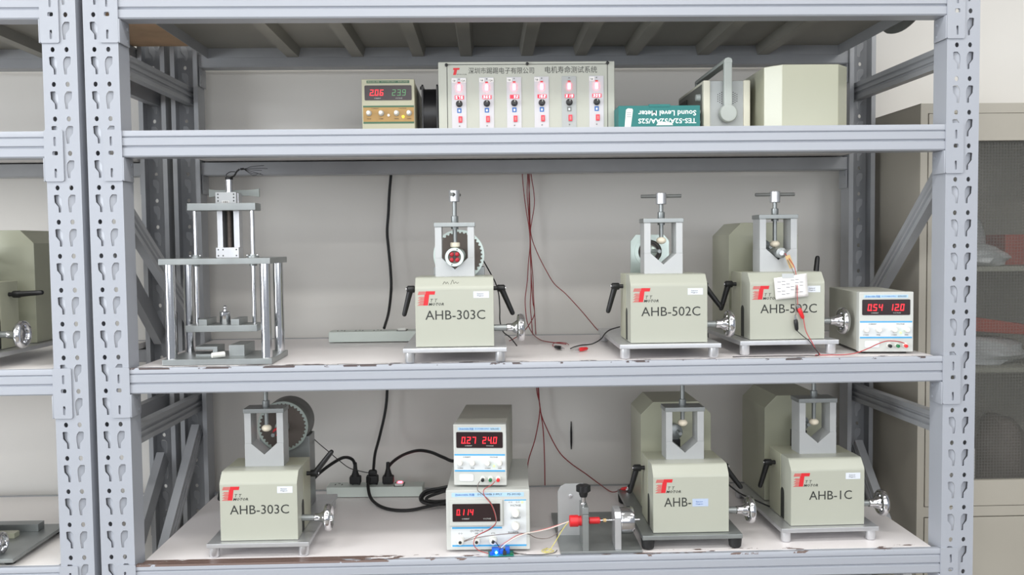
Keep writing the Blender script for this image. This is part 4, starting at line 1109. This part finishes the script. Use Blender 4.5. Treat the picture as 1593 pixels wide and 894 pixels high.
cable('mains_cable', [(-0.393, 0.645, 1.700), (-0.3951, 0.645, 1.6563), (-0.4008, 0.645, 1.6002), (-0.4046, 0.645, 1.5441), (-0.4093, 0.645, 1.4878), (-0.4064, 0.645, 1.4407), (-0.401, 0.64, 1.3747), (-0.3992, 0.63, 1.318), (-0.4020, 0.58, 1.2560), (-0.4065, 0.500, 1.2175)], 0.0042, wire_k, 'thick black cord hanging down the wall to the strip on the middle shelf')
cable('mains_cable', [(-0.416, 0.645, 1.100), (-0.4178, 0.645, 1.0197), (-0.4246, 0.645, 0.9566), (-0.4406, 0.625, 0.8845), (-0.4488, 0.580, 0.845), (-0.4490, 0.538, 0.8080)], 0.0042, wire_k, 'thick black cord hanging down the wall to the squat plug')
cable('mains_cable', [(-0.5005, 0.538, 0.8085), (-0.5017, 0.537, 0.8260), (-0.5064, 0.525, 0.8430), (-0.5204, 0.5, 0.8554), (-0.5371, 0.47, 0.8557), (-0.5675, 0.43, 0.8411), (-0.590, 0.395, 0.8239), (-0.600, 0.372, 0.805), (-0.6085, 0.350, 0.800)], 0.0045, wire_k, 'black cord arching from the left plug behind the bench with the dark drum')
cable('mains_cable', [(-0.4070, 0.535, 0.8085), (-0.4037, 0.535, 0.8200), (-0.3864, 0.53, 0.8379), (-0.3568, 0.51, 0.8587), (-0.3171, 0.48, 0.8755), (-0.2789, 0.44, 0.8797), (-0.2419, 0.4, 0.8738), (-0.2127, 0.37, 0.8710), (-0.178, 0.355, 0.8900), (-0.155, 0.335, 0.915)], 0.0045, wire_k, 'black cord arching from the right plug to the stacked supply')
cable('mains_cable', [(-0.4600, 0.523, 0.7900), (-0.4600, 0.500, 0.7720), (-0.4485, 0.460, 0.7520), (-0.4266, 0.42, 0.7440), (-0.3979, 0.38, 0.7435), (-0.364, 0.36, 0.7435), (-0.3261, 0.36, 0.7438), (-0.2845, 0.37, 0.7490), (-0.2426, 0.38, 0.7550), (-0.205, 0.378, 0.7650), (-0.165, 0.355, 0.775), (-0.150, 0.338, 0.780)], 0.0045, wire_k, 'black cord drooping from the squat plug to the wide supply')
cable('cable_coil', [(-0.195, 0.40, 0.7931), (-0.2257, 0.405, 0.7931), (-0.2611, 0.41, 0.7858), (-0.2932, 0.42, 0.7765), (-0.3075, 0.42, 0.7608), (-0.3, 0.41, 0.7494), (-0.2698, 0.40, 0.7461), (-0.2261, 0.395, 0.7523), (-0.200, 0.395, 0.765), (-0.2254, 0.390, 0.7853), (-0.2572, 0.395, 0.7779), (-0.2858, 0.405, 0.765), (-0.2888, 0.405, 0.7556), (-0.2604, 0.392, 0.7561), (-0.2255, 0.385, 0.7622), (-0.198, 0.40, 0.778), (-0.2262, 0.415, 0.7851), (-0.2684, 0.418, 0.7774), (-0.2973, 0.428, 0.7645), (-0.3024, 0.425, 0.7518), (-0.2823, 0.412, 0.7442), (-0.2435, 0.405, 0.7443), (-0.2126, 0.400, 0.7487)], 0.0042, wire_k, 'coiled bundle of black cord beside the wide supply', 'cable')
RG = 'red wires hanging down the wall'
cable('lead_wire', [(-0.012, 0.64, 1.70), (-0.011, 0.64, 1.6528), (-0.0068, 0.64, 1.5964), (0.0001, 0.64, 1.5399), (0.0072, 0.64, 1.4927), (0.0095, 0.64, 1.4454), (0.0042, 0.64, 1.3887), (-0.0002, 0.64, 1.3319), (-0.0064, 0.64, 1.2845), (-0.0050, 0.62, 1.2369), (0.0000, 0.58, 1.2100), (0.0114, 0.53, 1.1900), (0.0240, 0.45, 1.1850), (0.0350, 0.390, 1.1860), (0.0600, 0.345, 1.1865), (0.0850, 0.310, 1.1865)], 0.0013, wire_r, 'dark red wire that runs down the wall and forward over the middle shelf', 'wire', RG, 6)
cable('lead_wire', [(0.005, 0.64, 1.70), (0.0051, 0.64, 1.6526), (0.0026, 0.64, 1.5963), (0.0058, 0.64, 1.5398), (0.009, 0.638, 1.4832), (0.0103, 0.64, 1.4265), (0.0116, 0.64, 1.3697), (0.011, 0.64, 1.3127), (0.0086, 0.64, 1.2652), (0.0119, 0.64, 1.2176), (0.0154, 0.64, 1.165)], 0.0013, wire_r, 'red wire hanging straight down the wall, left of the two loose ends', 'wire', RG, 6)
cable('lead_wire', [(0.0107, 0.643, 1.70), (0.0107, 0.643, 1.6526), (0.0082, 0.643, 1.5868), (0.0084, 0.643, 1.5209), (0.0108, 0.643, 1.4737), (0.0121, 0.643, 1.417), (0.0171, 0.643, 1.3506), (0.0184, 0.643, 1.2936), (0.0216, 0.643, 1.2365), (0.0249, 0.643, 1.165)], 0.0013, wire_r, 'red wire hanging straight down the wall, right of the two loose ends', 'wire', RG, 6)
cable('lead_wire', [(0.014, 0.637, 1.70), (0.0145, 0.637, 1.6525), (0.0224, 0.637, 1.5961), (0.023, 0.637, 1.5585), (0.015, 0.637, 1.5114), (0.0108, 0.637, 1.4794), (0.0101, 0.637, 1.4076), (0.0131, 0.637, 1.3317), (0.0161, 0.637, 1.2756), (0.0190, 0.637, 1.2600), (0.0177, 0.6, 1.2397), (0.0005, 0.56, 1.2156), (-0.020, 0.50, 1.2000), (-0.045, 0.44, 1.1900), (-0.06, 0.41, 1.1865)], 0.0013, wire_r, 'red wire that bows outward at the top then curls left behind the handwheel', 'wire', RG, 6)
cable('lead_wire', [(0.007, 0.646, 1.70), (0.007, 0.646, 1.6526), (0.01, 0.646, 1.5774), (0.0111, 0.646, 1.5021), (0.0163, 0.646, 1.4605), (0.0348, 0.64, 1.4111), (0.0609, 0.64, 1.3596), (0.0815, 0.64, 1.3271), (0.1136, 0.63, 1.2981), (0.1566, 0.60, 1.2491), (0.1882, 0.57, 1.2092), (0.2037, 0.53, 1.1900)], 0.0013, wire_r, 'single red wire slanting away from the wall bundle toward the right', 'wire', RG, 6)
cable('lead_wire', [(0.024, 0.64, 1.10), (0.0251, 0.64, 1.0145), (0.0341, 0.64, 0.9586), (0.0199, 0.64, 0.8721), (-0.0018, 0.62, 0.8106), (-0.010, 0.58, 0.770), (-0.012, 0.52, 0.742)], 0.0016, wire_r, 'red wire of the lowest shelf bending left behind the wide supply', 'wire', RG, 6)
cable('lead_wire', [(0.028, 0.637, 1.10), (0.029, 0.637, 1.0145), (0.036, 0.637, 0.949), (0.0431, 0.637, 0.891), (0.046, 0.637, 0.804), (0.0467, 0.637, 0.715)], 0.0016, wire_r, 'red wire of the lowest shelf hanging straight down the wall', 'wire', RG, 6)
cable('lead_wire', [(0.030, 0.643, 1.10), (0.0309, 0.643, 1.0144), (0.036, 0.643, 0.949), (0.0527, 0.643, 0.9005), (0.0866, 0.643, 0.8323), (0.1189, 0.64, 0.7968), (0.1668, 0.62, 0.7649), (0.2000, 0.57, 0.7480), (0.222, 0.50, 0.7450), (0.2300, 0.44, 0.760), (0.2400, 0.405, 0.7770)], 0.0016, wire_r, 'dark red wire of the lowest shelf slanting right to the crocodile clips', 'wire', RG, 6)
def clip(loc, rot, m, label, L=0.042):
    t = thing('crocodile_clip', label, 'clip', loc); t.rotation_euler = rot
    b = MB(); b.lathe((0, 0, 0), (1, 0, 0), [(0, 0.0022), (0.004, 0.0042), (L*0.55, 0.0052), (L*0.75, 0.0045), (L*0.8, 0.003)], 14)
    b.build('sleeve', m, t)
    j = MB(); j.prism([(L*0.75, 0.001), (L*1.12, 0.0002), (L*1.12, 0.0012), (L*0.75, 0.0035)], 'y', -0.002, 0.002); j.prism([(L*0.75, -0.001), (L*1.12, -0.0002), (L*1.12, -0.0012), (L*0.75, -0.0035)], 'y', -0.002, 0.002)
    j.build('jaw', chrome, t)
    return t
clip((0.0500, 0.238, 1.1885), (0, 0, math.radians(-66)), black, 'black crocodile clip lying on the middle shelf beside the red one')
clip((0.1270, 0.192, 1.1885), (0, 0, math.radians(-134)), red_pl, 'red crocodile clip lying on the middle shelf left of the bench with the square flange')
cable('lead_wire', [(0.0852, 0.19, 1.189), (0.100, 0.250, 1.186), (0.122, 0.290, 1.1855), (0.150, 0.300, 1.187), (0.172, 0.290, 1.200), (0.180, 0.26, 1.218), (0.190, 0.235, 1.2300), (0.2080, 0.20, 1.240)], 0.0016, wire_k, 'black wire from the crocodile clips up to the bench with the square flange', 'wire')
cable('lead_wire', [(0.056, 0.243, 1.187), (0.048, 0.290, 1.186), (0.060, 0.345, 1.187), (0.085, 0.335, 1.187), (0.090, 0.290, 1.187)], 0.0010, wire_r, 'thin loop of red wire behind the black clip on the middle shelf', 'wire')
clip((0.2390, 0.405, 0.7770), (0, 0, math.radians(14)), red_pl, 'red crocodile clip at the back, on the base plate of the bench with rubber feet', 0.03)
clip((0.2740, 0.398, 0.7985), (0, math.radians(48), math.radians(172)), black, 'black crocodile clip leaning at the back beside a red one, lowest shelf', 0.028)

# wires, clips and paper slip of the bench with the small motor
cable('lead_wire', [(0.5915, 0.113, 1.4180), (0.5990, 0.095, 1.4000), (0.6030, 0.078, 1.3830), (0.6043, 0.066, 1.3492), (0.6020, 0.0575, 1.3195), (0.6039, 0.059, 1.2990)], 0.0009, wire_rb, 'thin pinkish wire from the small motor to the red clip', 'wire')
cable('lead_wire', [(0.5885, 0.113, 1.4180), (0.5950, 0.095, 1.3960), (0.6000, 0.078, 1.3740), (0.6012, 0.066, 1.3493), (0.5985, 0.0575, 1.3166), (0.5995, 0.059, 1.2750)], 0.0009, wire_g, 'thin dark wire from the small motor to the black clip', 'wire')
clip((0.6180, 0.062, 1.2660), (0, math.radians(-113), 0), red_pl, 'red crocodile clip hanging on the bench front under the paper slip', 0.034)
clip((0.6030, 0.062, 1.2380), (0, math.radians(-97), 0), black, 'black crocodile clip hanging on the bench front under the paper slip', 0.034)
cable('lead_wire', [(0.6184, 0.062, 1.2660), (0.6225, 0.056, 1.2369), (0.634, 0.048, 1.2118), (0.640, 0.040, 1.195), (0.646, 0.030, 1.1850), (0.6349, 0.028, 1.1848), (0.6664, 0.0275, 1.1848), (0.7056, 0.030, 1.1848), (0.735, 0.036, 1.1880), (0.765, 0.040, 1.1980), (0.7839, 0.040, 1.2067), (0.8073, 0.040, 1.2136), (0.8346, 0.040, 1.2116), (0.8514, 0.0420, 1.2058)], 0.0011, wire_rb, 'red wire from the hanging clip along the shelf to the supply showing 12.0', 'wire')
cable('lead_wire', [(0.6033, 0.062, 1.2380), (0.6149, 0.056, 1.2264), (0.6273, 0.048, 1.2151), (0.636, 0.041, 1.2007), (0.640, 0.022, 1.1855), (0.6132, 0.022, 1.1848), (0.5828, 0.020, 1.1848), (0.55, 0.022, 1.1848), (0.52, 0.020, 1.1848), (0.48, 0.021, 1.1848), (0.44, 0.018, 1.1848)], 0.0011, wire_k, 'dark wire from the hanging clip lying along the middle shelf edge', 'wire')
pt = thing('paper_slip', 'white printed paper slip taped over the emblem of a test bench', 'paper', (0.5865, 0.0665, 1.183+0.128))
me = MB()
nx, nz = 8, 8
V = []
for j in range(nz+1):
    for i in range(nx+1):
        u, v_ = i/nx, j/nz
        x = -0.0370+u*0.0770-0.004*v_+0.004; z = v_*0.0505+u*0.0105-(0.003*(1-v_)*u)
        V.append((x, -0.0012-0.0015*math.sin(u*3.1)*(1-v_)-0.0018*(1-v_), z))
F = [(j*(nx+1)+i, j*(nx+1)+i+1, (j+1)*(nx+1)+i+1, (j+1)*(nx+1)+i) for j in range(nz) for i in range(nx)]
me._add(V, F); so = me.build('slip_sheet', paper, pt)
mod = so.modifiers.new('thickness', 'SOLIDIFY'); mod.thickness = 0.0002
b = MB()
for j in range(5):
    z0 = 0.010+j*0.0075
    for i in range(6):
        if (i+j) % 3 == 0: continue
        x0 = -0.030+i*0.0105; zz = z0+(x0+0.037)*0.13
        b.box(x0, x0+0.0080, -0.0052, -0.0050, zz, zz+0.0011)
b.build('slip_print', slip_ink, pt)
MB().box(-0.018, 0.010, -0.0022, -0.0010, 0.0505, 0.0605).build('slip_tape', bag_m, pt)

# ------------------------------------------------------------------ coupling fixture on the lowest shelf
def fixture():
    t = thing('coupling_fixture', 'grey steel test fixture with two posts, red motor and black star knob', 'test fixture', (0.1380, 0.010, 0.738))
    MB().box(-0.0960, 0.0920, 0.0, 0.300, 0.0, 0.0060, 0.0008).build('base_plate', steel, t)
    b = MB(); b.prism([(-0.0930, 0.0060), (-0.030, 0.0060), (-0.030, 0.132), (-0.075, 0.132), (-0.086, 0.126), (-0.0930, 0.114)], 'y', 0.115, 0.120, 0.0006); bp = b.build('side_plate', alu_w, t)
    MB().lathe((-0.062, 0.115, 0.102), (0, -1, 0), [(-0.001, 0.0052), (0.002, 0.0052), (0.0024, 0.004)], 22).build('rivet', alu, bp)
    A = MB().box(-0.0450, -0.0310, 0.002, 0.075, 0.0060, 0.0890, 0.0008).build('clamp_post', steel, t)
    MB().box(-0.0455, -0.0305, 0.006, 0.070, 0.0895, 0.1050, 0.0008).build('clamp_jaw', steel, t)
    s = MB(); s.cyl((-0.0395, 0.033, 0.1050), (-0.0395, 0.033, 0.1240), 0.0050, n=14); s.torus((-0.0395, 0.033, 0.108), (0, 0, 1), 0.0055, 0.0022, 16, 8); s.build('stud', chrome, t)
    kp = []
    for i in range(48):
        a = 2*math.pi*i/48; r = 0.0155+0.0015*math.cos(6*a); kp.append((-0.0395+r*math.cos(a), 0.033+r*math.sin(a)))
    k = MB(); k.prism(kp, 'z', 0.1360, 0.1500, 0.0015); k.lathe((-0.0395, 0.033, 0.1230), (0, 0, 1), [(0, 0.0080), (0.006, 0.0100), (0.014, 0.0105)], 22); k.build('star_knob', black, t)
    za = 0.0660
    m_ = MB(); m_.lathe((-0.0720, 0.036, za), (1, 0, 0), [(0, 0.0120), (0.001, 0.0135), (0.020, 0.0135), (0.020, 0.0115), (0.027, 0.0115)], 28); m_.build('red_motor', red_pl, t)
    MB().lathe((-0.0310, 0.036, za), (1, 0, 0), [(0, 0.0020), (0.070, 0.0020)], 14).build('shaft', chrome, t)
    MB().lathe((-0.0270, 0.036, za), (1, 0, 0), [(0, 0.0058), (0.001, 0.0078), (0.024, 0.0078), (0.026, 0.0058)], 24).build('coupling_sleeve', red_pl, t)
    MB().lathe((0.0065, 0.036, za), (1, 0, 0), [(0, 0.0040), (0.007, 0.0044)], 16).build('coupling_nut', tape_m, t)
    B = MB(); B.prism([(0.006, 0.0060), (0.066, 0.0060), (0.066, 0.080), (0.058, 0.092), (0.049, 0.096), (0.023, 0.096), (0.013, 0.092), (0.006, 0.080)], 'x', 0.0300, 0.0445, 0.0010); B.build('sensor_post', alu, t)
    c = MB(); c.lathe((0.0447, 0.036, za), (1, 0, 0), [(0, 0.0300), (0.002, 0.0315), (0.026, 0.0315), (0.031, 0.0290)], 44); c.build('torque_sensor', chrome, t)
    MB().lathe((0.0757, 0.036, za), (1, 0, 0), [(0, 0.0025), (0.016, 0.0025)], 14).build('sensor_shaft', chrome, t)
    return t
fixture()
pc = thing('circuit_board', 'small green circuit board with glowing blue terminals on the shelf edge', 'circuit board', (-0.0940, 0.003, 0.738), 0.02)
MB().box(-0.029, 0.029, 0.0, 0.034, 0.0004, 0.0022, 0.0004).build('board', pcb, pc)
for x0, x1, z1 in ((-0.021, -0.004, 0.0150), (-0.003, 0.006, 0.0120), (0.010, 0.020, 0.0160)): MB().box(x0, x1, 0.012, 0.026, 0.0022, z1, 0.0010).build('terminal_block', term_b, pc)
MB().sphere((-0.011, 0.007, 0.0075), 0.0030).build('status_light', led_blue, pc)
MB().box(-0.026, -0.019, 0.003, 0.010, 0.0022, 0.0100, 0.0008).build('chip', term_b, pc)
MB().box(0.004, 0.012, 0.002, 0.010, 0.0022, 0.0110, 0.0008).build('capacitor', ink, pc)
MB().box(0.020, 0.027, 0.004, 0.012, 0.0022, 0.0050, 0.0004).build('chip', green_pl, pc)
cable('lead_wire', [(-0.1412, 0.046, 0.9005), (-0.1446, 0.040, 0.8958), (-0.1462, 0.030, 0.8852), (-0.1359, 0.026, 0.8767), (-0.1184, 0.022, 0.8611), (-0.1069, 0.018, 0.8366), (-0.1043, 0.016, 0.8148), (-0.1148, 0.014, 0.8007), (-0.1444, 0.014, 0.7864), (-0.1784, 0.012, 0.7730)], 0.0009, wire_g, 'thin grey wire from the stacked supply down to the left output terminal', 'wire')
cable('lead_wire', [(-0.1060, 0.044, 0.9005), (-0.1135, 0.036, 0.8951), (-0.1314, 0.028, 0.8863), (-0.1301, 0.023, 0.8727), (-0.1156, 0.020, 0.8541), (-0.1063, 0.018, 0.8292), (-0.1058, 0.016, 0.8118), (-0.1222, 0.012, 0.7985), (-0.1488, 0.010, 0.7848), (-0.1563, 0.009, 0.7662), (-0.1448, 0.008, 0.7520), (-0.1229, 0.010, 0.7435)], 0.0009, wire_rb, 'thin red wire from the stacked supply down to the circuit board', 'wire')
cable('lead_wire', [(-0.1137, 0.018, 0.7716), (-0.105, 0.016, 0.7663), (-0.0990, 0.018, 0.7560)], 0.0009, wire_k, 'short dark wire from the right output terminal to the circuit board', 'wire')
cable('lead_wire', [(-0.1008, 0.020, 0.7545), (-0.0785, 0.020, 0.7687), (-0.0559, 0.025, 0.7799), (-0.0301, 0.035, 0.7815), (0.012, 0.042, 0.7886), (0.0422, 0.046, 0.7961), (0.0650, 0.046, 0.8030)], 0.0010, wire_p, 'thin pink wire from the circuit board to the red motor', 'wire')
cable('lead_wire', [(-0.1785, 0.013, 0.7715), (-0.1445, 0.013, 0.7804), (-0.1003, 0.014, 0.7855), (-0.0633, 0.016, 0.7871), (-0.0336, 0.024, 0.783), (-0.0111, 0.033, 0.7697), (0.019, 0.040, 0.7674), (0.0495, 0.045, 0.786), (0.0650, 0.046, 0.8030)], 0.0009, wire_g, 'thin grey wire from the wide supply sagging to the red motor', 'wire')
cable('lead_wire', [(-0.0934, 0.020, 0.7530), (-0.0820, 0.016, 0.7640), (-0.0638, 0.016, 0.7754), (-0.037, 0.020, 0.7848), (-0.0068, 0.030, 0.7863), (0.0268, 0.041, 0.7908), (0.0650, 0.046, 0.8030)], 0.0012, wire_w, 'pale wire from the circuit board to the red motor', 'wire')
cable('lead_wire', [(0.0650, 0.046, 0.8030), (0.0500, 0.040, 0.7870), (0.0320, 0.030, 0.7620), (0.0160, 0.024, 0.7420), (0.006, 0.032, 0.7395), (0.016, 0.046, 0.7395), (0.0280, 0.030, 0.7395), (0.010, 0.020, 0.7395), (0.000, 0.034, 0.7395), (0.014, 0.052, 0.7395)], 0.0009, wire_y, 'thin yellow wire curled on the shelf left of the fixture', 'wire')
cable('lead_wire', [(-0.0690, 0.022, 0.7420), (-0.0450, 0.012, 0.7395), (-0.0178, 0.008, 0.7395), (0.0061, 0.009, 0.7395), (0.0280, 0.018, 0.7395), (0.0360, 0.036, 0.7395)], 0.0008, wire_k, 'thin dark wire lying on the shelf between circuit board and fixture', 'wire')
# leads of the drums
cable('lead_wire', [(-0.1270, 0.330, 1.405), (-0.112, 0.310, 1.378), (-0.098, 0.260, 1.352), (-0.090, 0.215, 1.325), (-0.088, 0.190, 1.290), (-0.088, 0.185, 1.260), (-0.080, 0.200, 1.232), (-0.062, 0.22, 1.215), (-0.045, 0.26, 1.190)], 0.0016, wire_k, 'black lead from the drum of the centre bench curving down its right side', 'wire')
cable('lead_wire', [(-0.592, 0.36, 0.950), (-0.575, 0.38, 0.925), (-0.550, 0.40, 0.895), (-0.525, 0.42, 0.865), (-0.505, 0.46, 0.835), (-0.480, 0.50, 0.815), (-0.458, 0.515, 0.806)], 0.0012, wire_k, 'thin dark lead looping from the bare dark drum to the plugs', 'wire')
cable('lead_wire', [(0.462, 0.27, 0.868), (0.485, 0.27, 0.835), (0.520, 0.25, 0.805), (0.560, 0.22, 0.790), (0.590, 0.22, 0.776)], 0.0020, wire_k, 'black lead between the two right benches of the lowest shelf', 'wire')
o = MB(); o.lathe((0, 0, 0), (0, 0, 1), [(0, 0.0015), (0.02, 0.003), (0.05, 0.0032), (0.085, 0.0012)], 8)
tag(o.build('black_pin', wire_k, None, (0.1300, WALL_Y-0.0033, 0.826)), 'thin black mark-like pin stuck flat on the wall above the clips', 'pin')
print('BUILT', len(bpy.data.objects))
